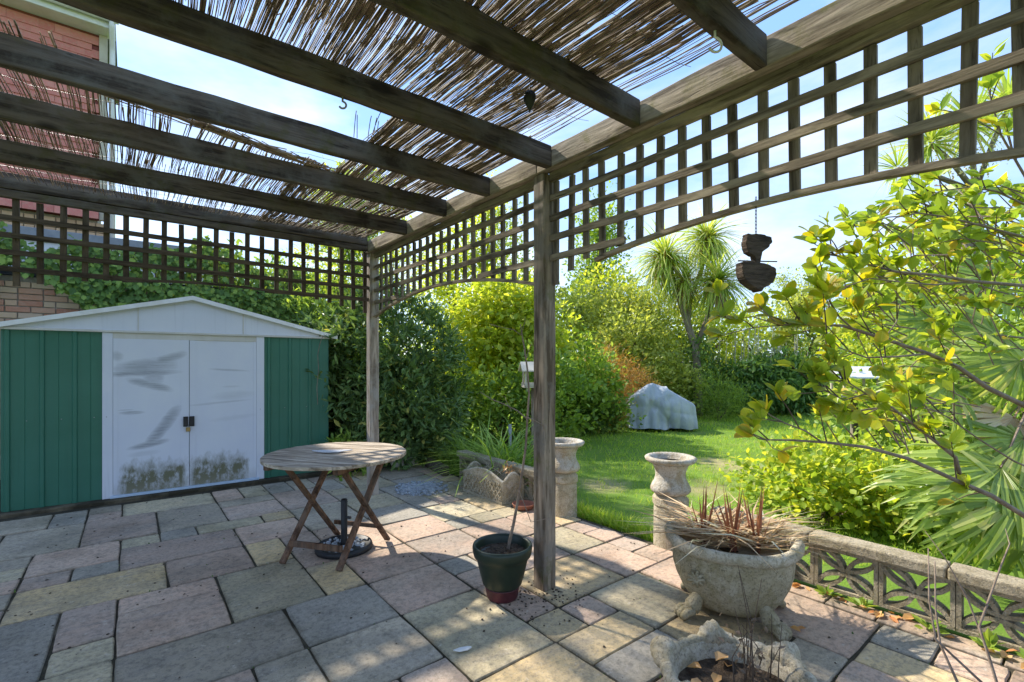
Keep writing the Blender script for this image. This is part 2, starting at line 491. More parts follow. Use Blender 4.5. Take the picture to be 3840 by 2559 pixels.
M['upvc'] = m_simple('white_upvc', (.72,.72,.70), (.62,.61,.57), 5, .45, .05)
M['slate'] = m_simple('dark_slate', (.10,.105,.115), (.15,.155,.165), 8, .8, .3)
M['fascia'] = m_simple('grey_fascia', (.20,.215,.235), (.27,.285,.30), 6, .8, .2)
M['felt'] = m_simple('dark_flashing', (.035,.037,.042), (.07,.07,.075), 9, .8, .2)
M['glass'] = NT('window_glass').finish((.25,.30,.36), .08, None, .6)
M['bark'] = m_simple('bark', (.16,.125,.09), (.30,.25,.19), 12, .9, .8, 50, (1,1,.25), dist=.015)
M['bark_dark'] = m_simple('dark_bark', (.07,.05,.035), (.14,.10,.07), 12, .9, .6, 60)
M['twig'] = m_simple('grey_brown_twig', (.15,.11,.08), (.27,.21,.16), 20, .85, .4, 120)
M['pot_green'] = m_simple('green_glazed_pot', (.010,.020,.012), (.022,.034,.020), 7, .42, .08, spec=.4)
M['pot_red'] = m_simple('dark_red_band', (.12,.028,.033), (.06,.018,.02), 12, .45, .1)
M['terracotta'] = m_simple('terracotta', (.36,.15,.09), (.28,.11,.07), 10, .85, .2)
M['cover'] = None
def m_cover():
    t = NT('grey_cover_cloth'); v = t.coord((1, 1, 1))
    n = t.noise(v, 4, 5, .6)
    col = t.mix(t.rng(n, .35, .7), (.36,.395,.43), (.46,.49,.52))
    h = t.math('ADD', t.noise(t.coord((1, 1, .35)), 6, 4, .5, .8), t.math('MULTIPLY', t.noise(v, 60, 3), .1))
    return t.finish(col, .7, t.bump(h, .8, .05), .25)
M['cover'] = m_cover()
M['driftwood'] = m_simple('dark_bark_wood', (.035,.025,.018), (.13,.095,.07), 9, .9, 1.0, 40, (1,.3,7), dist=.012)
M['metal_grey'] = m_simple('grey_metal', (.30,.31,.31), (.22,.22,.21), 20, .5, .1)
M['pebble'] = m_simple('slate_chip', (.30,.34,.37), (.50,.52,.53), 20, .8, .3, ovar=.3)
M['bw'] = m_simple('pale_board', (.55,.50,.40), (.46,.41,.32), 6, .85, .3)
M['paper'] = m_simple('pale_slate', (.62,.63,.66), (.52,.53,.56), 9, .6, .05)

# foliage colours
G = lambda *s: list(s)
M['l_laurel'] = m_leaf('laurel_leaf', G((0,(.045,.085,.024)),(.6,(.078,.13,.034)),(.93,(.13,.19,.05)),(1,(.30,.27,.06))), .3, .5, .35, (1.3,1.3,.5))
M['l_bright'] = m_leaf('bright_leaf', G((0,(.17,.23,.02)),(.5,(.28,.34,.03)),(1,(.42,.44,.05))), .6)
M['l_mid'] = m_leaf('mid_green_leaf', G((0,(.085,.15,.02)),(.5,(.15,.23,.03)),(1,(.25,.32,.045))), .5)
M['l_dark'] = m_leaf('dark_green_leaf', G((0,(.045,.085,.02)),(.6,(.085,.14,.03)),(1,(.15,.21,.04))), .42)
M['l_ivy'] = m_leaf('ivy_leaf', G((0,(.045,.09,.016)),(.6,(.095,.16,.028)),(1,(.19,.26,.045))), .35, .55, .3)
M['l_orange'] = m_leaf('browned_conifer', G((0,(.10,.06,.02)),(.4,(.32,.15,.03)),(.8,(.42,.23,.05)),(1,(.20,.20,.04))), .35)
M['l_cord'] = m_leaf('cordyline_blade', G((0,(.14,.21,.035)),(.5,(.25,.33,.055)),(.85,(.36,.41,.10)),(1,(.42,.37,.17))), .5)
M['l_bamboo'] = m_leaf('bamboo_leaf', G((0,(.035,.085,.016)),(.6,(.08,.16,.028)),(1,(.17,.25,.05))), .35)
M['l_vine'] = m_leaf('vine_leaf', G((0,(.12,.19,.02)),(.5,(.24,.32,.03)),(.9,(.40,.43,.04)),(1,(.50,.40,.04))), .55)
M['l_far'] = m_leaf('far_leaf', G((0,(.15,.19,.04)),(.5,(.24,.28,.06)),(1,(.36,.37,.09))), .55)
M['l_grass'] = m_leaf('grass_blade', G((0,(.13,.22,.018)),(.5,(.22,.33,.03)),(.85,(.32,.40,.05)),(1,(.40,.37,.14))), .5, .5, .3)
M['l_sedge'] = m_leaf('sedge_blade', G((0,(.09,.17,.02)),(.6,(.19,.29,.03)),(1,(.32,.38,.07))), .4)
M['l_dead'] = m_leaf('dead_strap', G((0,(.22,.13,.065)),(.6,(.40,.27,.15)),(1,(.52,.40,.26))), .2)
M['l_red'] = m_leaf('red_strap', G((0,(.09,.03,.018)),(1,(.20,.075,.04))), .25)
M['l_fall'] = m_leaf('fallen_leaf', G((0,(.30,.11,.035)),(.5,(.45,.20,.06)),(1,(.36,.24,.12))), .15)
def m_leaf_obj(name, c1, c2, tipc, trans=.62):
    "large leaf, one object each: blade with a lighter midrib and a turning edge"
    t = NT(name); oi = t.n('ObjectInfo').outputs['Random']
    co = t.n('TexCoord').outputs['Object']
    sep = t.n('SeparateXYZ', None, Vector=co)
    ax = t.math('ABSOLUTE', sep.outputs[0])
    col = t.mix(oi, c1, c2)
    edge = t.rng(t.math('ADD', t.math('MULTIPLY', ax, 3.2), t.math('MULTIPLY', t.noise(co, 3.5), .9)), .65, 1.35, 0, 1)
    col = t.mix(edge, col, tipc)
    col = t.mix(t.rng(ax, .0, .022, .65, 0), col, (.42,.45,.12))
    vv = t.n('TexWave', {'bands_direction': 'Y'}, Vector=t.n('VectorMath', {'operation': 'ADD'}, i0=co, i1=t.n('CombineXYZ', None, Y=t.math('MULTIPLY', ax, -.9))), Scale=3.0, Distortion=1.2).outputs[1]
    b = t.n('BsdfPrincipled', None, Base_Color=col, Roughness=.35, Normal=t.bump(vv, .25, .02))
    b.inputs['Specular IOR Level'].default_value = .45
    tr = t.n('BsdfTranslucent', None, Color=t.mix(1.0, col, (1.25,1.12,.3), 'MULTIPLY'))
    ms = t.n('MixShader', None, i0=trans, i1=b.outputs[0], i2=tr.outputs[0])
    t.t.links.new(ms.outputs[0], t.out.inputs[0]); return t.m
CAM_L = [m_leaf_obj('camellia_green', (.20,.32,.03), (.30,.43,.035), (.38,.46,.04)),
         m_leaf_obj('camellia_lime', (.36,.48,.035), (.47,.54,.045), (.54,.55,.06)),
         m_leaf_obj('camellia_turning', (.30,.34,.03), (.44,.42,.03), (.62,.46,.05))]

# ================================================================== SETTING
# lawn / ground sheet out to the horizon
mb = MB()
gx = [-300, -60, -20] + list(np.arange(-12, 25, 1.0)) + [30, 60, 300]
gy = [-300, -60, -10] + list(np.arange(-4, 26, 1.0)) + [40, 80, 400]
for y in gy:
    for x in gx:
        far = max(0, y - 5)
        mb.v.append((x, y, -.035 + (.02 * math.sin(x * 1.3 + y * .7) if 4 < y < 24 and x > 0 else 0)))
for j in range(len(gy) - 1):
    for i in range(len(gx) - 1):
        a = j * len(gx) + i
        mb.f.append((a, a + 1, a + 1 + len(gx), a + len(gx)))
lawn = mb.build('lawn', M['lawn'], smooth=True)
tag(lawn, kind='structure', label='mown green lawn beyond the patio')

# patio: bedding with every slab laid on it
PU, QU = .2485, .2435
patio = MB().box(-5.2, 1.19, -5.0, 4.06, -.2, -.012).build('patio', M['joint'], loc=W(0, 0, 0), rot=(0, 0, YAW))
tag(patio, kind='structure', label='patio of mixed pink, grey and buff slabs')
I0, I1, J0, J1 = -20, 5, -21, 15      # in slab units
occ = np.zeros(((I1 - I0) * 2, (J1 - J0) * 2), bool)
slabs = []
def put(i0, i1, j0, j1, c, force=False):
    a, b, cc, d = int(round((i0 - I0) * 2)), int(round((i1 - I0) * 2)), int(round((j0 - J0) * 2)), int(round((j1 - J0) * 2))
    if a < 0 or cc < 0 or b > occ.shape[0] or d > occ.shape[1] or occ[a:b, cc:d].any(): return False
    occ[a:b, cc:d] = True; slabs.append((i0, i1, j0, j1, c)); return True
for s in [(-3,-1,-3,0,'m'),(-3,-1,0,2,'p'),(-5,-3,0,2,'b'),(-5,-3,-2,0,'g'),(-8,-5,0,2,'g'),(-8,-6,2,4,'p'),(-6,-4,2,5,'m'),(-8,-6,4,5,'p'),
          (-4,-3,2,4,'t'),(-7,-5,5,7,'p'),(-5,-4,5,7,'t'),(-10,-7,5,7,'t'),(-10,-9,7,8,'v'),(-9,-8,7,8,'b'),(-10,-8,8,10,'p'),(-8,-5,7,9,'v'),
          (-8,-7,9,10,'m'),(-7,-6,9,10,'b'),(-6,-4,9,10,'m'),(-5,-3,7,9,'p'),(-4,-3,9,10,'t'),(-11,-9,10,13,'g'),(-9,-7,10,13,'v'),(-7,-5,10,13,'g'),
          (-5,-3,10,12,'v'),(-3,-1,10,13,'v'),(-1,0,1,2,'b'),(-1,0,0,1,'p'),(-1,0,-2,0,'p'),(-1,0,-3,-2,'t'),(0,1,-3,-2,'p'),(-1,1,-4,-3,'t'),
          (-3,-1,-6,-3,'t'),(1,3,-4,-2,'m'),(3,5,-4,-2,'p'),(0,2.5,-2,0,'t'),(2.5,4,-2,0,'p'),(2.5,4,0,2,'m'),(4,5,-2,-1,'p'),(4,5,-1,0,'v'),(4,5,0,1,'p'),(4,5,1,2,'v'),
          (1,3,-6,-4,'t'),(3,5,-7,-4,'p'),(1,3,-7,-6,'g'),(4,5,-8,-7,'b'),(3,4,-9,-7,'t'),(-1,1,-5,-4,'b'),(-1,1,-6,-5,'p'),(-10,-9,2,5,'b'),(-9,-8,3,5,'v'),(-10,-8,1,3,'p'),(-8,-6,-2,0,'v'),
          (-3,-1,2,4,'p'),(-1,1,2,4,'v'),(-1,1,4,6,'p'),(1,2,4,5,'b'),(1,3,5,7,'m'),(-1,1,6,8,'b'),(0,2.5,0,2,'p'),(-4,-3,4,7,'v'),(-3,-1,4,7,'p'),(-3,-1,7,10,'g'),(1,3,2,4,'p'),(-1,1,8,10,'m'),(2,4,10,12,'b'),(1,2,7,9,'b'),(2,3,7,8,'v')]:
    put(*s)
rs = random.Random(5)
for b in range(occ.shape[1]):
    for a in range(occ.shape[0]):
        if occ[a, b]: continue
        opts = [(4,4),(6,4),(4,2),(2,2),(4,6),(2,4)]; rs.shuffle(opts)
        for w, h in opts + [(3,4),(3,2),(2,2),(2,3),(1,4),(1,2),(2,1),(1,1)]:
            if a + w <= occ.shape[0] and b + h <= occ.shape[1] and not occ[a:a+w, b:b+h].any():
                put(I0 + a/2, I0 + (a+w)/2, J0 + b/2, J0 + (b+h)/2, rs.choice('ppvggtbm')); break
slab_mesh = {}
for (i0, i1, j0, j1, c) in slabs:
    w, h = (i1 - i0) * PU - .008, (j1 - j0) * QU - .008
    key = (round(w, 3), round(h, 3), c)
    if key not in slab_mesh:
        mb = MB(); out = []; cs_ = [(-w/2, -h/2), (w/2, -h/2), (w/2, h/2), (-w/2, h/2)]
        for e in range(4):
            (ax, ay), (bx2, by2) = cs_[e], cs_[(e + 1) % 4]
            for k in range(4):
                f = k / 4; jx = rs.uniform(-.0035, .0015) if k else rs.uniform(-.007, -.001)
                x, y = ax + (bx2 - ax) * f, ay + (by2 - ay) * f
                out.append((x + jx * (1 if x > 0 else -1) * (abs(x) > w/2 - .001), y + jx * (1 if y > 0 else -1) * (abs(y) > h/2 - .001)))
        m4 = len(out)
        mb.v = [(x, y, -.035) for x, y in out] + [(x, y, 0) for x, y in out]
        mb.f = [tuple(range(m4))[::-1], tuple(range(m4, 2 * m4))] + [(k, (k + 1) % m4, m4 + (k + 1) % m4, m4 + k) for k in range(m4)]
        slab_mesh[key] = mb.mesh('paving_slab'); slab_mesh[key].materials.append(SL[c])
    o = link('paving_slab', slab_mesh[key], None, patio,
             (-.1 + (i0 + i1)/2 * PU + rs.uniform(-.002,.002), .262 + (j0 + j1)/2 * QU + rs.uniform(-.002,.002), rs.uniform(-.006, .002)),
             (R(rs.uniform(-.35,.35)), R(rs.uniform(-.35,.35)), R(rs.uniform(-.4,.4))))
    add_bevel(o, .006, 1)
# narrow edging bricks under the balustrade
for k in range(12):
    q = -.55 - k * .245
    o = MB().box(-.075, .075, -.118, .118, -.05, 0).build('paving_slab', SL[rs.choice('pvp')], patio, loc=(1.235 + rs.uniform(-.004,.004), q, -.002), rot=(0,0,R(rs.uniform(-.8,.8))))
    add_bevel(o, .005, 2)

# ================================================================== PERGOLA
per = empty('pergola', W(0, 0), YAW, 'weathered dark timber pergola with arched trellis panels over the patio', 'pergola')
def post(p, q, mat, top=2.575, w=.1, name='post'):
    o = MB().timber(-w/2, w/2, -w/2, w/2, 0, top, 2, .0022, int(p * 10 + q * 77)).build(name, mat, per, loc=(p, q, -.004))
    return add_bevel(o, .007, 2)
post(0, 0, M['post']); post(0, 2.72, M['post_far']); post(0, -2.72, M['post']); post(-2.90, 2.72, M['post'])
# front beam (two lengths meeting over the near post) and the fillet under it
for q0, q1 in ((-3.4, .001), (.004, 2.80)):
    add_bevel(MB().timber(-.062, .0, 0, q1 - q0, 2.574, 2.700, 1, .003, int(q0 * 9)).build('front_beam', M['beam'], per, loc=(0, q0, 0)), .006)
for q0, q1 in ((-2.67, -.052), (.052, 2.668)):
    add_bevel(MB().timber(-.012, .030, q0, q1, 2.524, 2.5725, 1, .0008, int(q0 * 5)).build('trellis_top_rail', M['rail'], per), .004)
# header over the side opening
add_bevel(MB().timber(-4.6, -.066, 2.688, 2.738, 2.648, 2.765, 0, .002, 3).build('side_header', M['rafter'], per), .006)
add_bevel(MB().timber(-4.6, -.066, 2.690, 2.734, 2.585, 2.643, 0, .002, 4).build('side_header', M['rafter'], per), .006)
# rafters; the last two are out of view, added for shade
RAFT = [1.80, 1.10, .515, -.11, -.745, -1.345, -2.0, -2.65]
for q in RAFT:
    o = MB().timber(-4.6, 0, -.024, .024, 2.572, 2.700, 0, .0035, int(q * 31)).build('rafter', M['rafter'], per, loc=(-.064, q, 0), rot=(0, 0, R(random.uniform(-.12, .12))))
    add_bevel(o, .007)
# trellis: front bays
PITCH = .1232
RZ = [2.42, 2.297, 2.174, 2.051]
LW, LT = .038, .017
def arch_front(q, qc): return 1.905 + .165 * max(0.0, 1 - ((q - qc) / 1.32) ** 2)
def lath(x, y, z0, z1, mat, along):
    w = (LT, LW) if along == 'q' else (LW, LT)
    return MB().box(-w[0]/2, w[0]/2, -w[1]/2, w[1]/2, 0, z1 - z0).build('trellis_lath', mat, per, loc=(x, y, z0), rot=(R(random.uniform(-.9,.9)), R(random.uniform(-.6,.6)), R(random.uniform(-4, 4))))
qc1, qc2 = 1.36, -1.36
q = .085
while q < 2.66:
    lath(.0235, q + random.uniform(-.004, .004), arch_front(q, qc1) + .004, 2.520, M['lath'], 'q'); q += PITCH
q = -.082; k = 0
while q > -2.66:
    z0 = arch_front(q, qc2) + .004
    if k < 5: z0 = [1.885, 1.955, 2.005, 2.0, 2.03][k]
    lath(.0235, q + random.uniform(-.004, .004), z0, 2.520, M['lath'], 'q'); q -= PITCH; k += 1
def rail(q0, q1, z, p=.004, mat='rail', wob=.004):
    mb = MB(); n = max(2, int(abs(q1 - q0) / .3)); rr = random.Random(int(z * 1000 + q0 * 77))
    pts = [Vector((p, q0 + (q1 - q0) * i / n, z + rr.uniform(-wob, wob))) for i in range(n + 1)]
    for a, b in zip(pts, pts[1:]): mb.bar(a, b, .018, .037)
    return mb.build('trellis_rail', M[mat], per)
for z in RZ[:3]:
    rail(.052, 2.668, z); rail(-.052, -2.668, z)
rail(.052, .74, RZ[3]); rail(2.1, 2.668, RZ[3]); rail(-.052, -.62, RZ[3]); rail(-2.2, -2.668, RZ[3])
def arch(qa, qb, qc):
    mb = MB(); n = 26
    pts = [Vector((.006, qa + (qb - qa) * i / n, arch_front(qa + (qb - qa) * i / n, qc) - .008)) for i in range(n + 1)]
    for a, b in zip(pts, pts[1:]): mb.bar(a, b, .034, .022)
    return mb.build('arch_rail', M['rail'], per)
arch(.052, 2.668, qc1); arch(-.42, -2.668, qc2)
# trellis: side bay
def arch_side(p): return 1.92 + .19 * max(0.0, 1 - ((p + 1.43) / 1.42) ** 2)
p = -.085; k = 0
while p > -4.3:
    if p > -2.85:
        lath(p, 2.722, (2.115 if -1.78 < p < -1.12 else arch_side(p) - .004), 2.582, M['lath_shaded'], 'p')
    elif p < -2.97: lath(p, 2.722, 2.0, 2.582, M['lath_shaded'], 'p')
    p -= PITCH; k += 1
def rail_x(p0, p1, z, q=2.703):
    mb = MB(); n = max(2, int(abs(p1 - p0) / .35)); rr = random.Random(int(z * 999))
    pts = [Vector((p0 + (p1 - p0) * i / n, q, z + rr.uniform(-.004, .004))) for i in range(n + 1)]
    for a, b in zip(pts, pts[1:]): mb.bar(a, b, .018, .037)
    return mb.build('trellis_rail', M['rail_x'], per)
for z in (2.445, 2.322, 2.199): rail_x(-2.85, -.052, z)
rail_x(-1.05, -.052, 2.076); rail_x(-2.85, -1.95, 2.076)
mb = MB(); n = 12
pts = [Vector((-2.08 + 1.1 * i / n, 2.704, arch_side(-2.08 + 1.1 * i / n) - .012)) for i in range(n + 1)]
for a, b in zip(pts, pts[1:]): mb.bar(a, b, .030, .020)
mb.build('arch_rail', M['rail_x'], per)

# ------------------------------------------------------------------ reed screening lying on the rafters
def reed_mesh(name, p, qa, qb, rad, z0, wob, sag, lean=None, rnd=None, S=9):
    N = len(p); t = np.linspace(0, 1, S)[None, :]
    Q = qa[:, None] + (qb - qa)[:, None] * t
    ph = rng.random((N, 1)) * 6.28; fr = 1.5 + 2.5 * rng.random((N, 1))
    Pp = p[:, None] + wob[:, None] * np.sin(fr * Q + ph) + .010 * np.sin(2.1 * Q + p[:, None] * 3.1) + .006 * np.sin(5.3 * Q + p[:, None] * 11)
    if lean is not None: Pp = Pp + lean[:, None] * (t - .5)
    raft = np.array(RAFT + [2.71])
    dist = np.abs(Q[:, :, None] - raft[None, None, :]).min(axis=2)
    Z = z0[:, None] - sag[:, None] * np.clip(dist / .33, 0, 1) ** 2 + .004 * np.sin(7 * Q + ph)
    endup = np.clip(t * 1.0, 0, 1)
    ctr = np.stack([Pp, Q, Z], -1)
    ang = np.array([0, 1, 2, 3]) * math.pi / 2 + math.pi / 4
    rr = rad[:, None] * (1 - .35 * t)
    off = np.stack([np.cos(ang), np.zeros(4), np.sin(ang)], -1)
    V = ctr[:, :, None, :] + rr[:, :, None, None] * off[None, None]
    V = V.reshape(-1, 3)
    base = (np.arange(N) * S * 4)[:, None, None]
    i = np.arange(S - 1)[None, :, None] * 4; kk = np.arange(4)[None, None, :]
    a = base + i + kk; b = base + i + (kk + 1) % 4
    Fc = np.stack([a, b, b + 4, a + 4], -1).reshape(-1, 4)
    me = bpy.data.meshes.new(name); me.from_pydata(V.tolist(), [], Fc.tolist())
    r = rng.random(N) if rnd is None else rnd
    at_ = me.attributes.new('rnd', 'FLOAT', 'FACE'); at_.data.foreach_set('value', np.repeat(r, (S - 1) * 4).astype(np.float32))
    me.polygons.foreach_set('use_smooth', [True] * len(me.polygons)); me.update()
    return me
def noise1(x, seed):
    r = np.random.default_rng(seed); s = np.zeros_like(x)
    for k in range(1, 7): s += np.sin(x * k * 2.3 + r.random() * 6.28) / k
    return s
def screen(name, label, spans, seed):
    root = empty(name, W(-2, 0, 2.7), YAW, label, 'reed screen', 'reed screens on the pergola roof')
    for kind, dens, p0, p1, qa_f, qb_f, zz in spans:
        n = int(abs(p1 - p0) * dens)
        p = np.sort(p0 + (p1 - p0) * rng.random(n))
        keep = rng.random(n) < .9
        p = p[keep]; n = len(p)
        qa = qa_f(p) + rng.normal(size=n) * .05; qb = qb_f(p) + rng.normal(size=n) * .05
        qb = np.minimum(qb, 2.675)
        # a share of broken, shorter canes
        br = rng.random(n) < (.75 if zz > 2.705 else .4)
        cut = rng.random(n)
        mid = qa + (qb - qa) * cut
        ln = (.25 + .6 * rng.random(n))
        if zz > 2.705: qb = np.minimum(qb, qa + ln)
        side = rng.random(n) < .5
        qa2 = np.where(br & side, mid, qa); qb2 = np.where(br & ~side, mid, qb)
        rad = .0018 + .0026 * rng.random(n) ** 1.5
        z0 = zz + .007 + .010 * rng.random(n)
        me = reed_mesh('reeds', p + 2, qa2, qb2, rad, z0 - 2.7, (.003 + .004 * rng.random(n)), .006 + .018 * rng.random(n), rng.normal(size=n) * .016)
        o = link('reeds', me, M['reed'], root); tag(o, kind='stuff')
    return root
near_end = lambda p: -2.9 + 0 * p
E_A = lambda p: -.03 + .05 * noise1(p, 3)
scr1 = screen('reed_screen', 'brown reed screen over the rafters nearest the open lawn corner, patchy with sky gaps',
    [('a', 430, -4.5, -.30, near_end, E_A, 2.700), ('a', 520, -4.5, -.25, lambda p: -2.6 + 2.0*rng.random(len(p)), lambda p: -.1 + 0*p, 2.708), ('a', 60, -.36, -.09, near_end, lambda p: -.25 + .35 * rng.random(len(p)), 2.700)], 1)
def E_B(p):
    e = np.where(p < -2.25, .46, np.where(p < -.95, .72 + (p + 2.25) * .30, .02))
    return e + .03 * noise1(p, 5)
scr2 = screen('reed_screen', 'brown reed screen over the rafters beside the shed, torn back from one open bay',
    [('b', 165, -4.5, -.95, E_B, lambda p: 2.66 + 0*p, 2.700), ('b', 430, -1.15, -.12, E_B, lambda p: 2.66 + 0*p, 2.701),
     ('b', 110, -4.5, -.95, lambda p: np.maximum(E_B(p), 1.2 + .5*rng.random(len(p))), lambda p: 2.2 + .42*rng.random(len(p)), 2.709)], 2)
# folded strip along the torn edge: canes lying across the others
n = 34
p = np.linspace(-2.2, -1.0, n)
mbf = []
def cross_canes(root, n, p0, p1, q_of, spread):
    mb = MB()
    for i in range(n):
        a = p0 + (p1 - p0) * (i / n) + random.uniform(-.05, .05); L = random.uniform(.35, .75)
        q0 = q_of(a) + random.uniform(-spread, spread); q1 = q_of(a + L) + random.uniform(-spread, spread)
        zc = 2.722 - 2.7
        pts = [(a + 2 + L * f, q0 + (q1 - q0) * f + random.uniform(-.008, .008), zc - .02 * math.sin(f * 3.14) + random.uniform(-.003, .003)) for f in (0, .33, .66, 1)]
        mb.tube(pts, .0034, 4)
    o = mb.build('folded_canes', M['reed'], root); tag(o, kind='stuff')
    at_ = o.data.attributes.new('rnd', 'FLOAT', 'FACE'); at_.data.foreach_set('value', rng.random(len(o.data.polygons)).astype(np.float32))
cross_canes(scr2, 46, -2.35, -1.2, lambda x: .76 + (x + 2.25) * .26, .06)
# binding wires of the screens
for root, qs, pa, pb in ((scr1, (-2.1, -1.65, -1.05, -.45, -.02), -4.5, -.1), (scr2, (.92, 1.5, 1.75, 2.35), -4.5, -.15)):
    mb = MB()
    for qv in qs:
        m_ = 60
        mb.tube([(pa + 2 + (pb - pa) * i / m_, qv + .02 * math.sin(i * .9), .0045 + .0035 * math.sin(i * 2.1)) for i in range(m_ + 1)], .0013, 3)
    mb.build('binding_wire', M['metal_grey'], root)
# loose stray canes sticking out at the open corner
mb = MB(); rr = random.Random(9)
for i in range(16):
    a = rr.uniform(-.95, -.2); q0 = rr.uniform(-.9, -.3) if i < 6 else rr.uniform(-2.2, -1.2); L = rr.uniform(.5, 1.1)
    da = rr.uniform(-.05, .22)
    mb.tube([(a + 2 + da * f, q0 - L * f, .012 - .03 * f * f * rr.uniform(.3, 1.4) + .01) for f in (0, .25, .5, .75, 1)], [.0035, .0032, .003, .0025, .0015], 4)
for i in range(9):
    a = rr.uniform(-1.02, -.80); L = rr.uniform(.2, .5)
    mb.tube([(a + 2 - .08 * f, .52 - L * f, .012 + .03 * math.sin(f * 2.4)) for f in (0, .25, .5, .75, 1)], .0022, 4)
o = mb.build('stray_canes', M['reed'], scr1); tag(o, kind='stuff')
at_ = o.data.attributes.new('rnd', 'FLOAT', 'FACE'); at_.data.foreach_set('value', (.3 + .5 * rng.random(len(o.data.polygons))).astype(np.float32))

# ================================================================== SHED
SH_YAW = math.atan2(1.764, 2.33)
shed = empty('metal_shed', (-4.696, 4.406, 0), SH_YAW, 'green and white metal garden shed with scuffed white double doors', 'shed')
SW = 2.922; EAVE = 1.72; PEAK = 2.115; SD = 1.7
add_bevel(MB().box(-.35, SW + .14, -.10, SD + .1, -.03, .028).build('concrete_base', M['joint'], shed), .012)
def corrugated(x0, x1, z0, z1, pitch, name, parent, first=.03, axis='x', y=0.0):
    prof = [(x0, 0.0)]; x = x0 + first
    while x + .05 < x1:
        prof += [(x, 0), (x + .008, -.013), (x + .034, -.013), (x + .042, 0)]
        m_ = x + .042 + (pitch - .042) * .5
        if m_ + .02 < x1: prof += [(m_ - .004, 0), (m_, .003), (m_ + .004, 0)]
        x += pitch
    prof.append((x1, 0)); mb = MB()
    for i, (a, b) in enumerate(prof):
        if axis == 'x': mb.v += [(a, y + b, z0), (a, y + b, z1)]
        else: mb.v += [(y + b, a, z0), (y + b, a, z1)]
    for i in range(len(prof) - 1): mb.f.append((2*i, 2*i + 2, 2*i + 3, 2*i + 1))
    o = mb.build(name, M['green_steel'], parent)
    s = o.modifiers.new('thick', 'SOLIDIFY'); s.thickness = .003
    return o
corrugated(0.0, .70, .03, EAVE, .232, 'wall_panel', shed, .012)
corrugated(2.175, SW, .03, EAVE, .232, 'wall_panel', shed, .03)
corrugated(.0, SD, .03, EAVE, .232, 'wall_panel', shed, .03, 'y', SW)
corrugated(.0, SD, .03, EAVE, .232, 'wall_panel', shed, .03, 'y', .0)
corrugated(.0, SW, .03, EAVE, .232, 'wall_panel', shed, .03, 'x', SD)
mb = MB().box(.702, .785, -.018, .01, .03, EAVE - .004)
add_bevel(mb.build('door_frame', M['white_steel'], shed), .003)
mb = MB().box(2.09, 2.172, -.018, .01, .03, EAVE - .004)
add_bevel(mb.build('door_frame', M['white_steel'], shed), .003)
add_bevel(MB().box(.785, 2.09, -.016, .012, 1.655, EAVE - .004).build('door_head', M['white_trim'], shed), .003)
add_bevel(MB().box(.765, 2.115, -.042, .03, .030, .055).build('door_sill', m_steel('sill_steel', (.42,.55,.68), (.48,.58,.70), .45), shed), .003)
def m_door(name, w, marks, algae_x):
    t = NT(name); co = t.n('TexCoord').outputs['Object']
    sp = t.n('SeparateXYZ', None, Vector=co); X, Z = sp.outputs[0], sp.outputs[2]
    base = t.mix(t.rng(t.noise(co, 2.5, 4), .35, .7), (.60,.63,.71), (.65,.68,.73))
    st = t.noise(t.coord((2.5, 1, 60)), 1.6, 6, .7)
    wob_ = t.noise(t.coord((3, 3, 8)), 1.8, 4, .6)
    tot = None
    for (cx, cz, rx, rz, an, s) in marks:
        ca, sa = math.cos(R(an)), math.sin(R(an))
        dx = t.math('SUBTRACT', X, cx); dz = t.math('SUBTRACT', Z, cz)
        u = t.math('ADD', t.math('MULTIPLY', dx, ca / rx), t.math('MULTIPLY', dz, sa / rx))
        v = t.math('ADD', t.math('MULTIPLY', dx, -sa / rz), t.math('MULTIPLY', dz, ca / rz))
        d = t.math('ADD', t.math('POWER', t.math('ABSOLUTE', u), 2.6), t.math('POWER', t.math('ABSOLUTE', v), 2.0))
        mk = t.rng(t.math('ADD', d, t.math('MULTIPLY', wob_, 1.1)), 1.75, .55, 0, s)
        tot = mk if tot is None else t.math('MAXIMUM', tot, mk)
    wear = t.math('MULTIPLY', tot, t.rng(st, .30, .66, .25, 1))
    col = t.mix(wear, base, (.17,.185,.20))
    n = t.noise(t.coord((6, 6, 2.2)), 1.4, 7, .7); n2 = t.noise(t.coord((9, 9, 5)), 1.6, 8, .72)
    hz = t.math('ADD', Z, t.math('MULTIPLY', t.math('SUBTRACT', n, .5), .42))
    al = t.math('MULTIPLY', t.rng(hz, .34, .20, 0, 1), t.rng(n2, .34, .52, .25, 1))
    al = t.math('MULTIPLY', al, t.rng(t.math('ADD', t.math('ABSOLUTE', t.math('SUBTRACT', X, algae_x)), t.math('MULTIPLY', t.math('SUBTRACT', n, .5), w * .35)), w * .47, w * .36, 0, 1))
    col = t.mix(t.math('MULTIPLY', al, .92), col, (.105,.10,.03))
    grime = t.rng(t.math('ADD', Z, t.math('MULTIPLY', n, .06)), .16, .03, 0, .4)
    col = t.mix(grime, col, (.30,.28,.22))
    return t.finish(col, .5, t.bump(t.noise(co, 7, 3), .08, .02), .35)
def door(x0, x1, yoff, mat, stile_l, stile_r, hx):
    w = x1 - x0
    mb = MB().box(0, w, -.004, .006, .0, 1.60)
    mb.box(0, stile_l, -.008, -.0035, 0.001, 1.599); mb.box(w - stile_r, w, -.008, -.0035, 0.001, 1.599)
    o = mb.build('door', mat, shed, loc=(x0, yoff, .056))
    h = MB().box(hx - .022, hx + .022, -.030, -.0085, .655, .765)
    add_bevel(h.build('handle', M['black'], o), .004)
    return o
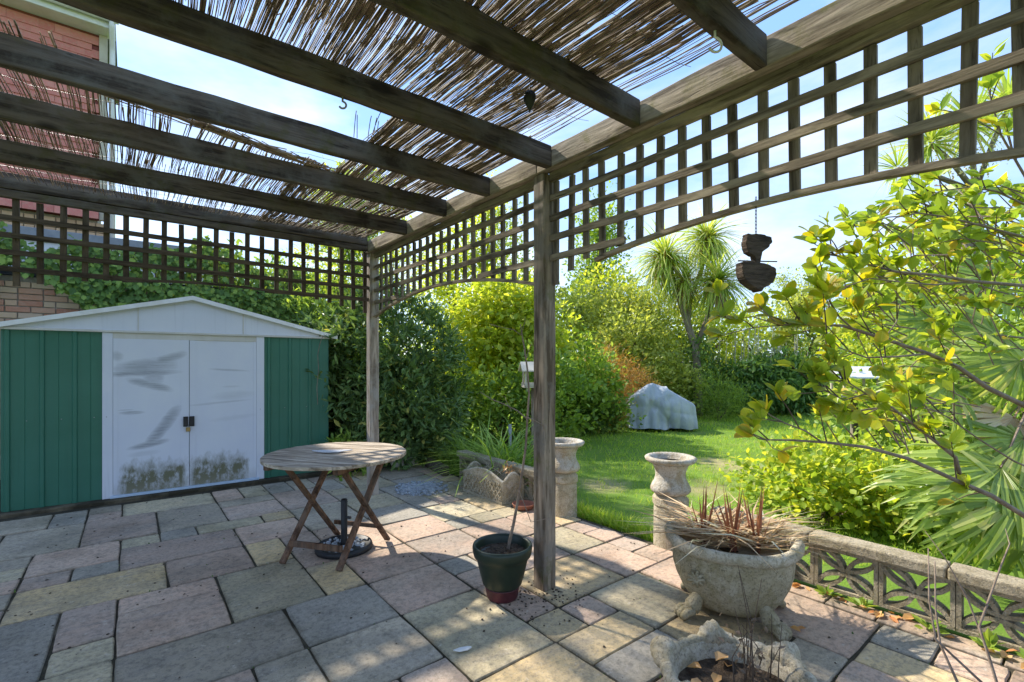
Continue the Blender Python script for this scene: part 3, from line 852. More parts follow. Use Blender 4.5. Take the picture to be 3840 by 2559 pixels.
DL = m_door('left_door_paint', .635, [(.27,1.31,.27,.085,6,.8),(.46,1.40,.17,.050,22,.75),(.25,1.245,.31,.035,2,.95),(.30,1.12,.21,.045,-18,.85),(.33,1.19,.09,.10,0,.55),(.03,1.42,.06,.05,-40,.5),
             (.45,.72,.20,.060,58,.9),(.37,.60,.17,.055,50,.85),(.29,.49,.18,.034,10,.9),(.15,.835,.11,.020,0,.75),(.10,.865,.07,.006,0,.6),(.25,.40,.14,.03,4,.3)], .33)
DR = m_door('right_door_paint', .635, [(.38,1.27,.20,.014,-4,.6),(.42,.98,.22,.05,3,.25),(.28,.90,.32,.014,4,.4),(.40,1.08,.10,.012,0,.3),(.42,.72,.24,.03,5,.2)], .28)
door(.787, 1.428, -.012, DL, .035, .075, .61)
d2 = door(1.433, 2.088, -.006, DR, .055, .028, .022)
mb = MB().box(.612, .652, -.034, -.012, .60, .645)
pad = mb.build('padlock', M['brass'], shed, loc=(.787, -.012, .056)); add_bevel(pad, .006)
MB().tube([(1.404, -.03, .70), (1.404, -.03, .73), (1.414, -.03, .74), (1.424, -.03, .73), (1.424, -.03, .70)], .003, 6).build('padlock_shackle', M['metal_grey'], shed)
# gable front in three sheets, with the eaves band under it
def slope_z(x): return EAVE + .035 + (PEAK - EAVE - .035) * (1 - abs(x - SW/2) / (SW/2))
for xa, xb in ((.0, .985), (.9855, 1.95), (1.9505, SW)):
    xs = [xa] + ([SW/2] if xa < SW/2 < xb else []) + [xb]
    poly = [(xa, EAVE), (xb, EAVE)] + [(x, max(slope_z(x), EAVE + .002)) for x in reversed(xs)]
    MB().prism(poly, -.012, -.004).build('gable_sheet', M['white_steel'], shed)
MB().box(.983, .992, -.017, -.0125, EAVE + .02, slope_z(.985) - .01).build('gable_seam', M['white_trim'], shed)
MB().box(1.946, 1.958, -.017, -.0125, EAVE + .02, slope_z(1.95) - .01).build('gable_seam', M['white_trim'], shed)
add_bevel(MB().box(-.07, SW + .07, -.030, -.001, EAVE - .0035, EAVE + .022).build('eaves_band', M['white_trim'], shed), .004)
for s in (0, 1):
    xa, xb = (SW/2, -.10) if s == 0 else (SW/2, SW + .10)
    za = PEAK + .012; zb = za - (PEAK - EAVE - .035) * abs(xb - xa) / (SW/2)
    # roof sheet and barge strip
    mb = MB(); sx = 1 if xb > xa else -1
    mb.quadbox([(xa, -.045, za), (xb, -.045, zb), (xb, SD + .06, zb), (xa, SD + .06, za), (xa, -.045, za + .012), (xb, -.045, zb + .012), (xb, SD + .06, zb + .012), (xa, SD + .06, za + .012)])
    mb.build('roof_sheet', M['white_steel'], shed)
    mb = MB(); mb.quadbox([(xa, -.052, za - .030), (xb, -.052, zb - .030), (xb, -.046, zb - .030), (xa, -.046, za - .030), (xa, -.052, za + .016), (xb, -.052, zb + .016), (xb, -.046, zb + .016), (xa, -.046, za + .016)])
    mb.build('barge_strip', m_simple('barge_white%d' % s, (.80,.80,.80), (.70,.69,.66), 8, .5, .05), shed)
for x in (.03, .16, .40, .64, .735, 2.13, 2.22, 2.40, 2.65, 2.86):
    MB().lathe([(.0045, 0), (.0045, .004), (.002, .006)], 8).build('screw', M['metal_grey'], shed, loc=(x, -.019 if .7 < x < 2.18 else -.002, .86), rot=(R(90), 0, 0))

# ================================================================== NEIGHBOURING BUILDINGS
def brickwork(parent, x0, x1, z0, z1, y, mat, seed, depth=.1):
    r_ = random.Random(seed); lib = {}
    c = 0; z = z0
    while z + .066 < z1:
        x = x0 - (.11 if c % 2 else 0)
        while x < x1:
            L = .214 if r_.random() < .72 else .102
            a, b = max(x, x0), min(x + L, x1)
            if b - a > .03:
                key = round(b - a, 3)
                if key not in lib:
                    lib[key] = MB().box(-key/2, key/2, 0, depth, 0, .065).mesh('brick'); lib[key].materials.append(mat)
                o = link('brick', lib[key], None, parent, ((a + b)/2, y + r_.uniform(-.003, .003), z), (0, 0, R(r_.uniform(-.6, .6))))
                add_bevel(o, .004, 1)
            x += L + .011
        z += .0765; c += 1
gar = empty('garage', W(-6, 6.1, 0), YAW, 'low brick garage behind the shed with dark flashing and a flat roof', 'garage')
MB().box(-1.5, 6.35, .018, .25, 0, 2.47).build('wall', M['mortar'], gar)
brickwork(gar, 2.0, 4.45, 1.80, 2.47, .0, M['brick'], 3, .1)
MB().box(-1.5, 6.35, -.03, .26, 2.476, 2.53).build('flashing', M['felt'], gar)
MB().box(-1.5, 6.3, .262, 1.3, 2.3, 2.50).build('flat_roof', M['felt'], gar)
add_bevel(MB().box(-1.5, 5.1, 1.06, 1.28, 3.12, 3.30).build('fascia', M['fascia'], gar), .01)
MB().box(-1.5, 5.05, 1.10, 1.30, 2.52, 3.12).build('wall', M['upvc'], gar)

hs = empty('tile_hung_house', W(-2.31, 7.6, 0), YAW, 'house with red hung tiles, white gutter and downpipe behind the garage', 'house')
MB().box(-9, -.12, .03, 1.2, 0, 6.55).build('wall', M['mortar'], hs)
brickwork(hs, -1.6, .0, 2.9, 3.62, .0, m_brick('house_brick', [(0,(.55,.36,.20)),(.5,(.62,.43,.26)),(1,(.50,.32,.19))]), 8)
tile_lib = MB(); tile_lib.quadbox([(-.0826,-.030,0),(.0826,-.030,0),(.0826,-.016,0),(-.0826,-.016,0),(-.0826,-.014,.135),(.0826,-.014,.135),(.0826,-.002,.135),(-.0826,-.002,.135)])
tme = tile_lib.mesh('tile'); tme.materials.append(M['tile'])
wt_ = MB().box(-9, -.1, .004, .028, 3.62, 6.50).build('tile_backing', m_simple('red_tile_far', (.22,.06,.05), (.17,.05,.04), 10, .9, .3), hs)
r_ = random.Random(4)
row = 0; z = 3.62
cnt = 0
while z < 6.42:
    ncol = 11
    for c in range(ncol):
        x = -.10 - .083 - c * .167 - (.083 if row % 2 else 0)
        kick = max(0, .09 - (z - 3.62) * .28)
        o = link('hung_tile', tme, None, wt_, (x + r_.uniform(-.003,.003), -kick + .004 + r_.uniform(-.003,.002), z), (R(-r_.uniform(0,2)), 0, R(r_.uniform(-.6,.6)))); cnt += 1
    row += 1; z += .104
add_bevel(MB().box(-.098, .0, -.05, .03, 3.62, 6.5).build('corner_board', M['bw'], hs), .006)
# roof with eaves, fascia and gutter
mb = MB(); mb.quadbox([(-9.2,-.32,6.70),(.10,-.32,6.70),(.10,2.9,6.70),(-9.2,2.9,6.70),(-8,1.2,8.0),(-1,1.2,8.0),(-1,1.5,8.0),(-8,1.5,8.0)])
mb.build('roof', M['slate'], hs)
add_bevel(MB().box(-9.2, .10, -.28, .02, 6.50, 6.52).build('soffit', M['upvc'], hs), .004)
add_bevel(MB().box(-9.2, .10, -.30, -.281, 6.50, 6.695).build('fascia', M['upvc'], hs), .004)
mb = MB(); mb.tube([(-9.2, -.365, 6.63), (.14, -.365, 6.63)], .058, 12); mb.build('gutter', M['upvc'], hs, smooth=True)
mb = MB(); mb.tube([(.06, -.36, 6.62), (.06, -.35, 6.50), (.06, -.12, 6.36), (.06, -.11, 6.2), (.06, -.11, 2.5)], .036, 12); dp = mb.build('downpipe', M['upvc'], hs, smooth=True)
for z in (5.9, 5.0, 4.1, 3.2): MB().tube([(.06, -.11, z), (.06, -.11, z + .05)], .044, 12).build('pipe_clip', M['upvc'], dp)
wn = MB().box(-3.1, -1.78, -.05, .02, 4.7, 5.72).build('window', M['upvc'], hs)
MB().box(-3.0, -2.5, -.062, -.052, 4.8, 5.62).build('pane', M['glass'], wn)
MB().box(-2.44, -1.88, -.062, -.052, 4.8, 5.62).build('pane', M['glass'], wn)

# ivy over the garage wall
iv = empty('ivy', W(-2, 6.0, 0), YAW, 'green ivy spreading over the garage wall and roof edge', 'ivy')
n = 15000
pp = -2.6 + rng.random(n) * 4.9; zz = 1.6 + rng.random(n) * 1.7
top = 3.02 + .13 * noise1(pp * 1.1, 4); low = np.where(pp < -.12, 2.40 - .12 * noise1(pp * 2, 6) - .35 * np.clip((pp + .75) / .6, 0, 1.2), 1.5)
k = (zz < top) & (zz > low) & ((pp < -.9) | (rng.random(n) < 1)); pp, zz = pp[k], zz[k]
qq = -.06 - .14 * rng.random(len(pp)) - .08 * noise1(pp * 2 + zz * 3, 8) * .3 + np.where(zz > 2.5, .5 * rng.random(len(pp)), 0)
pos = np.stack([pp, qq + .02, zz], 1); m_ = len(pp)
d = unit(np.stack([rng.normal(size=m_) * .5, -.35 - .3 * rng.random(m_), -.75 + .4 * rng.normal(size=m_)], 1))
nr = unit(np.stack([rng.normal(size=m_) * .45, -1 + 0 * pp, .5 + .4 * rng.normal(size=m_)], 1))
link('leaves', leaf_mesh('leaves', pos, d, nr, .055 + .05 * rng.random(m_), WIDE, rng.random(m_)), M['l_ivy'], iv)
mb = MB(); rr = random.Random(2)
for i in range(14):
    x = rr.uniform(-.8, 1.9); pts = []
    for s in range(7): pts.append((x + rr.uniform(-.12, .12) + s * .03, -.02 - rr.random() * .05, 1.4 + s * .25))
    mb.tube(pts, [.014 - .0015 * s for s in range(7)], 5)
mb.build('stem', M['bark_dark'], iv)

# ================================================================== OBJECTS ON THE PATIO
# --- folding slatted table
TZ = .735
tx, ty = -1.305, 3.56
ex = Vector((.446, -.118, 0)).normalized(); ang = math.atan2(ex.y, ex.x)
tab = empty('folding_table', (tx, ty, 0), ang, 'round weathered wooden folding table with crossed brown legs', 'table')
TR = .505
nsl = 13; sw = 2 * TR / nsl
SLAT_ROT = R(0)
for i in range(nsl):
    y0 = -TR + i * sw + .0015; y1 = -TR + (i + 1) * sw - .0015
    top, bot = [], []
    ym = [y0 + (y1 - y0) * k / 4 for k in range(5)]
    right = [(math.sqrt(max(TR*TR - y*y, .0004)), y) for y in ym]
    left = [(-x, y) for x, y in reversed(right)]
    poly = right + left
    mb = MB(); nn = len(poly); zt = TZ - .024
    mb.v = [(x, y, zt) for x, y in poly] + [(x, y, TZ) for x, y in poly]
    mb.f = [tuple(range(nn))[::-1], tuple(range(nn, 2*nn))] + [(k, (k+1) % nn, nn + (k+1) % nn, nn + k) for k in range(nn)]
    o = mb.build('slat', M['table_top'], tab, loc=(0, 0, random.uniform(-.0015, .0015))); add_bevel(o, .003, 1)
for x in (-.27, .27):
    add_bevel(MB().box(x - .022, x + .022, -.40, .40, TZ - .062, TZ - .0255).build('batten', M['table_leg'], tab), .003)
def leg(a, b, name='leg'):
    o = MB().bar(a, b, .024, .046, up=(1, 0, 0)).build(name, M['table_leg'], tab); return add_bevel(o, .004, 1)
for sx in (-.225, .225):
    leg((sx, -.300, .008), (sx, .285, TZ - .063))
    leg((sx + .027, .300, .008), (sx + .027, -.285, TZ - .063))
    MB().tube([(sx - .02, 0, .37), (sx + .05, 0, .37)], .006, 8).build('pivot_bolt', M['metal_grey'], tab)
add_bevel(MB().box(-.213, .213, -.252, -.232, .110, .152).build('stretcher', M['table_leg'], tab), .003)
add_bevel(MB().box(-.186, .24, .228, .246, .115, .148).build('stretcher', M['table_leg'], tab), .003)
# pale offcut lying on the table, and a few crumbs of leaf
o = MB().prism([(-.155, -.02), (.14, -.035), (.06, .05), (-.02, .06), (-.09, .03)], 0, .006).build('slate_offcut', M['paper'], None, loc=(tx - .04, ty + .02, TZ + .009), rot=(R(90), 0, R(4)))
tag(o, 'flat pale grey offcut lying on the wooden table', 'offcut')

# --- parasol base
ub = empty('parasol_base', (-1.27, 3.62, 0), 0, 'round black parasol base with a short pole under the table', 'parasol base')
MB().lathe([(.205, .0), (.208, .02), (.200, .040), (.185, .043), (.178, .030), (.10, .033), (.03, .036)], 40).build('disc', M['black'], ub, smooth=True)
MB().lathe([(.030, .034), (.026, .06), (.0235, .07), (.0235, .372), (.019, .376), (.019, .33)], 16).build('pole', M['black'], ub, smooth=True)
MB().tube([(.022, -.01, .24), (.055, -.02, .24)], .011, 8).build('clamp_knob', M['black'], ub)
mb = MB(); rr = random.Random(3)
for i in range(150):
    a = rr.random() * 6.28; r0 = rr.uniform(.045, .168); s = rr.uniform(.006, .013)
    x, y = r0 * math.cos(a), r0 * math.sin(a)
    mb.obj = None; P = []
    for dz in (0, 1):
        for (dx, dy) in ((-1,-1),(1,-1),(1,1),(-1,1)): P.append((x + dx*s*rr.uniform(.5,1), y + dy*s*rr.uniform(.5,1), .032 + dz*s*rr.uniform(.6,1.1)))
    mb.quadbox(P)
o = mb.build('gravel_fill', M['pebble'], ub); tag(o, kind='stuff')

# --- green pot with a sapling
pot = empty('plant_pot', (-.058, 2.875, 0), 0, 'dark green glazed pot with a dull red foot band', 'pot')
prof = [(.088,.0),(.094,.012),(.1035,.065),(.107,.072)]
MB().lathe(prof, 40).build('foot_band', M['pot_red'], pot, smooth=True)
prof = [(.104,.0725),(.118,.09),(.137,.16),(.152,.225),(.158,.245),(.170,.252),(.177,.275),(.180,.300),(.176,.318),(.166,.320),(.158,.305),(.152,.27),(.150,.262)]
MB().lathe(prof, 48).build('pot_body', M['pot_green'], pot, smooth=True)
def soil_disc(parent, r, z, sx=1.0, sy=1.0, seed=1, amp=.012, name='soil'):
    rr = random.Random(seed); mb = MB(); n = 28; rings = 7
    mb.v.append((0, 0, z + amp))
    for k in range(1, rings + 1):
        for i in range(n):
            a = 6.2832 * i / n
            mb.v.append((math.cos(a) * r * k / rings * sx, math.sin(a) * r * k / rings * sy, z + rr.uniform(-amp, amp) * (1 if k < rings else .2) + amp * (1 - k / rings)))
    for i in range(n): mb.f.append((0, 1 + i, 1 + (i + 1) % n))
    for k in range(rings - 1):
        for i in range(n):
            a = 1 + k * n + i; b = 1 + k * n + (i + 1) % n
            mb.f.append((a, a + n, b + n, b))
    return mb.build(name, M['soil'], parent, smooth=True)
soil_disc(pot, .152, .268, seed=2)
sap = empty('sapling', (-.02, 2.90, .265), 0, 'bare thin sapling growing in the dark green pot', 'sapling')
def rel(pts, o): return [tuple(Vector(p) - Vector(o)) for p in pts]
so = sap.location
trunk_d = [(1168,1258),(1180,1205),(1192,1140),(1200,1085),(1208,1030),(1212,960),(1216,905),(1212,850),(1205,800),(1198,762),(1196,745)]
tp = rel([at(x, y, 2.90 - .002 * i) for i, (x, y) in enumerate(trunk_d)], so)
mb = MB(); mb.tube([(tp[0][0], tp[0][1], tp[0][2] - .03)] + tp, [.012,.0105,.0095,.0085,.008,.007,.0065,.006,.0055,.005,.004,.003], 7)
mb.build('trunk', M['twig'], sap, smooth=True)
mb = MB()
for path, r0 in (([(1213,965),(1190,945),(1160,930),(1130,918),(1104,902)], .0042), ([(1212,960),(1235,970),(1248,978),(1250,985)], .004), ([(1175,945),(1165,925),(1160,912)], .002),
                 ([(1197,770),(1180,758),(1150,752),(1125,745)], .0025), ([(1208,830),(1216,800),(1222,790)], .0022), ([(1193,1128),(1220,1200),(1252,1193),(1262,1190)], .0028),
                 ([(1216,905),(1203,880),(1200,860)], .002), ([(1200,762),(1206,740),(1207,728)], .002)):
    MB().tube(rel([at(x, y, 2.86 + .02 * i) for i, (x, y) in enumerate(path)], so), [r0 * (1 - .6 * i / len(path)) for i in range(len(path))], 5).build('branch', M['twig'], sap, smooth=True)

# --- terracotta saucer
sx_, sy_ = W(.95, 1.34)[:2]
sau = MB().lathe([(.085, 0), (.095, .006), (.108, .040), (.112, .046), (.106, .048), (.100, .042), (.086, .012), (.02, .010)], 36).build('saucer', M['terracotta'], None, smooth=True, loc=(sx_, sy_, 0))
tag(sau, 'shallow terracotta saucer on the paving beside the lattice trough', 'saucer')

# --- lattice trough planter
trg = empty('trough_planter', W(.985, 1.895, 0), YAW, 'weathered stone trough with lattice relief and wavy rim', 'planter')
TW, TL, TH = .125, .355, .225
def wav(s): return TH + .055 * max(0, math.cos(s * math.pi)) ** 1.0 * (1 if abs(s) < .5 else 0) + .012 * math.cos(s * 6.28)
def trough_side(length, name, place):
    n = 24; mb = MB(); th = .026
    xs = [-length + 2 * length * i / n for i in range(n + 1)]
    for x in xs:
        t_ = wav(x / length * .5 * 1.0)
        mb.v += [(x, -th/2, 0), (x, th/2, 0), (x, th/2, t_), (x, -th/2, t_)]
    for i in range(n):
        a = 4 * i
        for k in range(4): mb.f.append((a + k, a + 4 + k, a + 4 + (k + 1) % 4, a + (k + 1) % 4))
    mb.f += [(0, 1, 2, 3), tuple(4 * n + k for k in (3, 2, 1, 0))]
    # lattice ribs
    for sgn in (1, -1):
        x = -length - .2
        while x < length:
            pts = []
            for k in range(13):
                z = .03 + (TH - .05) * k / 12; xx = x + sgn * (z - .1) * .8 + .1
                if abs(xx) < length - .012: pts.append(Vector((xx, -th/2 - .002, z)))
            if len(pts) > 3: mb.bar(pts[0], pts[-1], .011, .020, up=(0, 1, 0))
            x += .062
    mb.bar((-length, -th/2 - .004, .014), (length, -th/2 - .004, .014), .014, .028)
    # rounded rim following the wave
    mb.tube([(x, 0, wav(x / length * .5)) for x in xs], .017, 8)
    o = mb.build(name, M['stone'], trg, loc=place[0], rot=(0, 0, place[1])); return o
trough_side(TL, 'trough_side', ((-TW, 0, 0), R(-90))); trough_side(TL, 'trough_side', ((TW, 0, 0), R(90)))
trough_side(TW - .0135, 'trough_end', ((0, -TL + .0135, 0), 0)); trough_side(TW - .0135, 'trough_end', ((0, TL - .0135, 0), R(180)))
MB().box(-TW + .014, TW - .014, -TL + .028, TL - .028, .01, .135).build('soil', M['soil'], trg)
tpz = empty('dead_seedling', W(.985, 1.85, .135), YAW, 'dry wisps and an orange flower head growing in the lattice trough', 'plant')
mb = MB(); rr = random.Random(6)
for i in range(34):
    x, y = rr.uniform(-.09, .09), rr.uniform(-.28, .28); h = rr.uniform(.08, .26)
    mb.tube([(x, y, -.004), (x + rr.uniform(-.04,.04), y + rr.uniform(-.04,.04), h * .6), (x + rr.uniform(-.09,.09), y + rr.uniform(-.08,.08), h)], [.0018, .0014, .0008], 4)
mb.build('stem', M['bw'], tpz)
n = 40; pos = np.stack([.03 + .05 * rng.normal(size=n), -.2 + .05 * rng.normal(size=n), .19 + .03 * rng.normal(size=n)], 1)
link('dead_leaf', leaf_mesh('dead_leaf', pos, unit(rng.normal(size=(n, 3))), unit(rng.normal(size=(n, 3))), .02 + .03 * rng.random(n), OVAL, rng.random(n)), M['l_fall'], tpz)

# --- slate chippings in the gap of the paving
mb = MB(); rr = random.Random(12)
for i in range(900):
    u, v = rr.gauss(0, .42), rr.gauss(0, .42)
    p_, q_ = .52 + .30 * u, 2.62 + .34 * v
    if u*u + v*v > 1.0: continue
    s = rr.uniform(.008, .020); x, y, _ = W(p_, q_); P = []
    for dz in (0, 1):
        for (dx, dy) in ((-1,-1),(1,-1),(1,1),(-1,1)): P.append((x + dx*s*rr.uniform(.4,1), y + dy*s*rr.uniform(.4,1), .001 + dz*s*rr.uniform(.4,1)))
    mb.quadbox(P)
o = mb.build('slate_chippings', M['pebble']); tag(o, 'blue grey slate chippings scattered over the paving by the trough', 'gravel', kind='stuff')

# --- balustrade walls of pierced screen blocks
def block_mesh(w, h):
    mb = MB(); d = .075; fr = .020
    mb.box(0, w, -d/2, d/2, 0, fr); mb.box(0, w, -d/2, d/2, h - fr, h)
    mb.box(0, fr, -d/2 + .0015, d/2 - .0015, fr, h - fr); mb.box(w - fr, w, -d/2 + .0015, d/2 - .0015, fr, h - fr)
    n = 12
    for k, (cx, cz, a0) in enumerate(((w/2, 0, 0), (w, h/2, 90), (w/2, h, 180), (0, h/2, 270))):
        dd = d - .010 - .003 * k
        P = []
        for i in range(n + 1):
            a = R(a0 + 180 * i / n); P.append(Vector((cx + math.cos(a) * (w/2 - .012), 0, cz + math.sin(a) * (h/2 - .012))))
        for a, b in zip(P, P[1:]): mb.bar(a, b, dd, .022, up=(0, 0, 1) if abs((b-a).normalized().z) < .9 else (1, 0, 0))
    return mb.mesh('screen_block')
BW_, BH_ = .328, .262
bme = block_mesh(BW_, BH_); bme.materials.append(M['wall_stone'])
def balustrade(name, label, p, q0, nb, sgn, z0=0.0):
    root = empty(name, W(p, q0, z0), YAW + R(-90 if sgn < 0 else 90), label, 'wall', 'pierced garden walls along the patio edge')
    for i in range(nb):
        link('screen_block', bme, None, root, (i * (BW_ + .004), 0, 0))
    tot = nb * (BW_ + .004); x = -.02; cl = .66
    while x < tot:
        e = min(x + cl - .008, tot + .02)
        o = MB().box(x, e, -.072, .072, BH_ + .003, BH_ + .066).build('coping_stone', M['wall_stone'], root, loc=(0, random.uniform(-.003,.003), random.uniform(-.001,.002)), rot=(0, 0, R(random.uniform(-.3,.3))))
        add_bevel(o, .010, 2); x += cl
    return root
balustrade('screen_block_wall', 'low pierced concrete wall with coping beside the stone bowl planter', 1.385, -.38, 10, -1)
balustrade('screen_block_wall', 'low pierced concrete wall with coping behind the lattice trough', 1.165, 1.12, 5, 1)
# --- urns on pedestals
def urn(p, q, lab_u, lab_p, zsc=1.0, first=True):
    x, y, _ = W(p, q)
    pd = empty('pedestal', (x, y, -.03), R(20), lab_p, 'pedestal', 'stone pedestals at the lawn opening')
    sq = lambda i, a: 1.0 / max(abs(math.cos(a)), abs(math.sin(a))) ** .25
    MB().lathe([(.118,0),(.116,.30),(.112,.335)], 40, mod=sq).build('shaft', M['stone'], pd)
    MB().lathe([(.114,.336),(.122,.340),(.124,.346),(.124,.395),(.120,.402),(.104,.424)], 40, mod=sq).build('cap', M['stone'], pd)
    u = empty('stone_urn', (x, y, .376), 0, lab_u, 'urn', 'stone urns at the lawn opening')
    prof = [(.100,.018),(.118,.024),(.136,.034),(.148,.050),(.150,.066),(.143,.088),(.124,.122),(.112,.155),(.111,.180),(.120,.215),(.136,.245),(.152,.262)]
    MB().lathe(prof, 56, mod=lambda i, a: 1 + (.022 * math.cos(a * 28) if 1 <= i <= 3 else .008 * math.cos(a * 6 + i) if 5 <= i <= 9 else 0)).build('bowl', M['stone_white'], u, smooth=True)
    prof = [(.150,.262),(.176,.268),(.190,.282),(.190,.298),(.176,.308),(.156,.306),(.142,.288),(.124,.25),(.06,.235)]
    MB().lathe(prof, 64, mod=lambda i, a: 1 + (.022 * math.cos(a * 32 + i * .9) if 1 <= i <= 4 else 0)).build('rim', M['stone_white'], u, smooth=True)
    soil_disc(u, .122, .244, seed=4, amp=.006)
urn(1.24, -.085, 'cream stone urn with rope rim beside the bowl of dead straps', 'stone pedestal beside the bowl of dead straps')
urn(1.13, .97, 'cream stone urn with rope rim half hidden by the near pergola post', 'stone pedestal half hidden behind the near pergola post')

# --- large claw-footed bowl
bx, by = 1.235, 2.70
bowl = empty('claw_foot_planter', (bx, by, 0), R(-25), 'large lichen covered stone bowl on claw feet holding dead straps', 'planter')
def bowl_shape(prof, n=72, sx=.345, sy=.245):
    mb = MB(); base = 0
    for i, (r, z) in enumerate(prof):
        for k in range(n):
            a = 6.28318 * k / n
            ends = abs(math.cos(a)) ** 6
            lift = .040 * ends * max(0, (z - .25) / .15)
            rib = 1 + (.010 * math.cos(a * 12) if 2 < i < 7 else 0)
            mb.v.append((math.cos(a) * r * sx * rib, math.sin(a) * r * sy * rib, z + lift))
    for i in range(len(prof) - 1):
        for k in range(n):
            a = i*n + k; b = i*n + (k+1) % n
            mb.f.append((a, b, b + n, a + n))
    mb.f.append(tuple(range(n))[::-1])
    return mb
bowl_shape([(.36,.022),(.52,.038),(.63,.070),(.75,.125),(.84,.19),(.895,.255),(.91,.31),(.90,.345)]).build('bowl_body', M['stone_bowl'], bowl, smooth=True)
bowl_shape([(.91,.3455),(.975,.350),(1.03,.368),(1.035,.394),(.99,.414),(.915,.412),(.865,.392),(.84,.36),(.80,.30)]).build('rim', M['stone'], bowl, smooth=True)
MB().lathe([(.30,.30),(.31,.335),(.02,.348)], 36, sx=.92, sy=.62).build('soil', M['soil'], bowl, smooth=True)
for sx_, sy_ in ((-.70,-.52),(.70,-.52),(-.70,.52),(.70,.52)):
    fx, fy = sx_ * .26, sy_ * .26
    mb = MB()
    mb.tube([(fx * .80, fy * .80, .14), (fx * .92, fy * .92, .10), (fx * 1.04, fy * 1.04, .062), (fx * 1.10, fy * 1.12, .038)], [.022, .036, .046, .038], 12)
    dx, dy = (fx, fy); L = math.hypot(dx, dy); dx /= L; dy /= L
    for k in (-1, 0, 1):
        cx, cy = fx * 1.12 - dy * k * .03 + dx * .025, fy * 1.14 + dx * k * .03 + dy * .025
        mb.tube([(cx - dx * .03, cy - dy * .03, .045), (cx + dx * .01, cy + dy * .01, .042), (cx + dx * .032, cy + dy * .032, .024), (cx + dx * .038, cy + dy * .038, .006)], [.020, .024, .022, .012], 8)
    mb.build('claw_foot', M['stone_bowl'], bowl, smooth=True)
# medallion ribs on the bowl face
mb = MB()
for k in range(9):
    a = 6.283 * k / 9
    c = Vector((-.17, -.205, .235)); mb.tube([c, c + Vector((math.cos(a) * .045, .004, math.sin(a) * .045))], [.012, .007], 6)
mb.build('medallion', M['stone_bowl'], bowl, smooth=True)
# dead cordyline in the bowl
dc = empty('dead_cordyline', (bx, by, .335), 0, 'dead brown strap-leaved plant with red spikes growing in the stone bowl', 'plant')
n = 440
a = rng.random(n) * 6.283; el = .10 + .42 * rng.random(n)
sidebias = np.where(rng.random(n) < .75, 1, 0)
a = np.where(sidebias, np.where(rng.random(n) < .55, 2.6, .1) + rng.normal(size=n) * .55, a)
a = np.where((np.sin(a) < -.25) & (rng.random(n) < .75), -a, a)
d = np.stack([np.cos(a) * np.cos(el), np.sin(a) * np.cos(el), np.sin(el)], 1)
pos = np.stack([.05 * rng.normal(size=n), .04 * rng.normal(size=n), .05 + .07 * rng.random(n)], 1)
ct = np.clip(.10 * rng.normal(size=n), -.16, .16); pos[:, 0] += ct; pos[:, 1] -= ct * .45
link('dead_strap', leaf_mesh('dead_strap', pos, d, np.tile([[0, 0, 1.]], (n, 1)) + .3 * rng.normal(size=(n, 3)), .28 + .24 * rng.random(n), tmpl_blade(.011, .26), rng.random(n)), M['l_dead'], dc)
for i, (ox, oy) in enumerate(((-.13, .06), (.0, -.03), (.13, -.04))):
    n = 16
    d = unit(np.stack([.16 * rng.normal(size=n), .16 * rng.normal(size=n), 1 + 0 * a[:n]], 1))
    pos = np.tile([[ox, oy, .02]], (n, 1)) + .008 * rng.normal(size=(n, 3))
    link('red_spike', leaf_mesh('red_spike', pos, d, unit(rng.normal(size=(n, 3))), .24 + .16 * rng.random(n), tmpl_blade(.020, .02), rng.random(n)), M['l_red'], dc)

# --- foreground shell-edged planter
fx_, fy_ = .885, 1.86
fp = empty('shell_planter', (fx_, fy_, 0), R(12), 'low stone planter with scrolled shell rim and dead stems', 'planter')
MB().lathe([(.20,0),(.23,.03),(.265,.10),(.290,.150),(.285,.175),(.245,.178),(.232,.15),(.222,.09)], 64, mod=lambda i, a: 1 + .02 * math.cos(a * 6 - 1.57)).build('bowl_body', M['stone'], fp, smooth=True)
mb = MB(); nr_, nc_ = 168, 14
for i in range(nr_):
    a = 6.28318 * i / nr_
    dd_ = min(abs(((math.degrees(a) - c + 180) % 360) - 180) for c in (15, 75, 135, 195, 255, 315))
    big = math.exp(-(dd_ / 9.5) ** 2)
    rad = .024 + .040 * big + .010 * abs(math.cos(a * 15)) + (.006 * math.cos(a * 60) if big > .25 else 0)
    cx = .262 + .018 * big
    for k in range(nc_):
        b = 6.28318 * k / nc_
        r_ = cx + math.cos(b) * rad * (1.0 if math.cos(b) > 0 else .55)
        mb.v.append((math.cos(a) * r_, math.sin(a) * r_, .172 + .012 * big + math.sin(b) * rad * .85))
for i in range(nr_):
    for k in range(nc_):
        a = i * nc_ + k; b = i * nc_ + (k + 1) % nc_; c = ((i + 1) % nr_) * nc_ + (k + 1) % nc_; d = ((i + 1) % nr_) * nc_ + k
        mb.f.append((a, d, c, b))
mb.build('scalloped_rim', M['stone'], fp, smooth=True)
soil_disc(fp, .232, .112, seed=8, amp=.014)
ds = empty('withered_plant', (fx_ + .07, fy_ + .04, .115), 0, 'dry brown dead stems standing in the shell planter', 'plant')
mb = MB(); rr = random.Random(15)
for i in range(13):
    x, y = rr.gauss(.02, .045), rr.gauss(.03, .04); h = rr.uniform(.10, .30) if i > 2 else rr.uniform(.34, .46)
    mb.tube([(x, y, -.01), (x + rr.uniform(-.02,.02), y + rr.uniform(-.02,.02), h * .5), (x + rr.uniform(-.05,.05), y + rr.uniform(-.05,.05), h)], [.003, .0022, .0012], 5)
mb.build('stem', M['bark_dark'], ds)
n = 60; t_ = rng.random(n)
pos = np.stack([.02 + .05 * rng.normal(size=n), .03 + .045 * rng.normal(size=n), .02 + .24 * t_], 1)
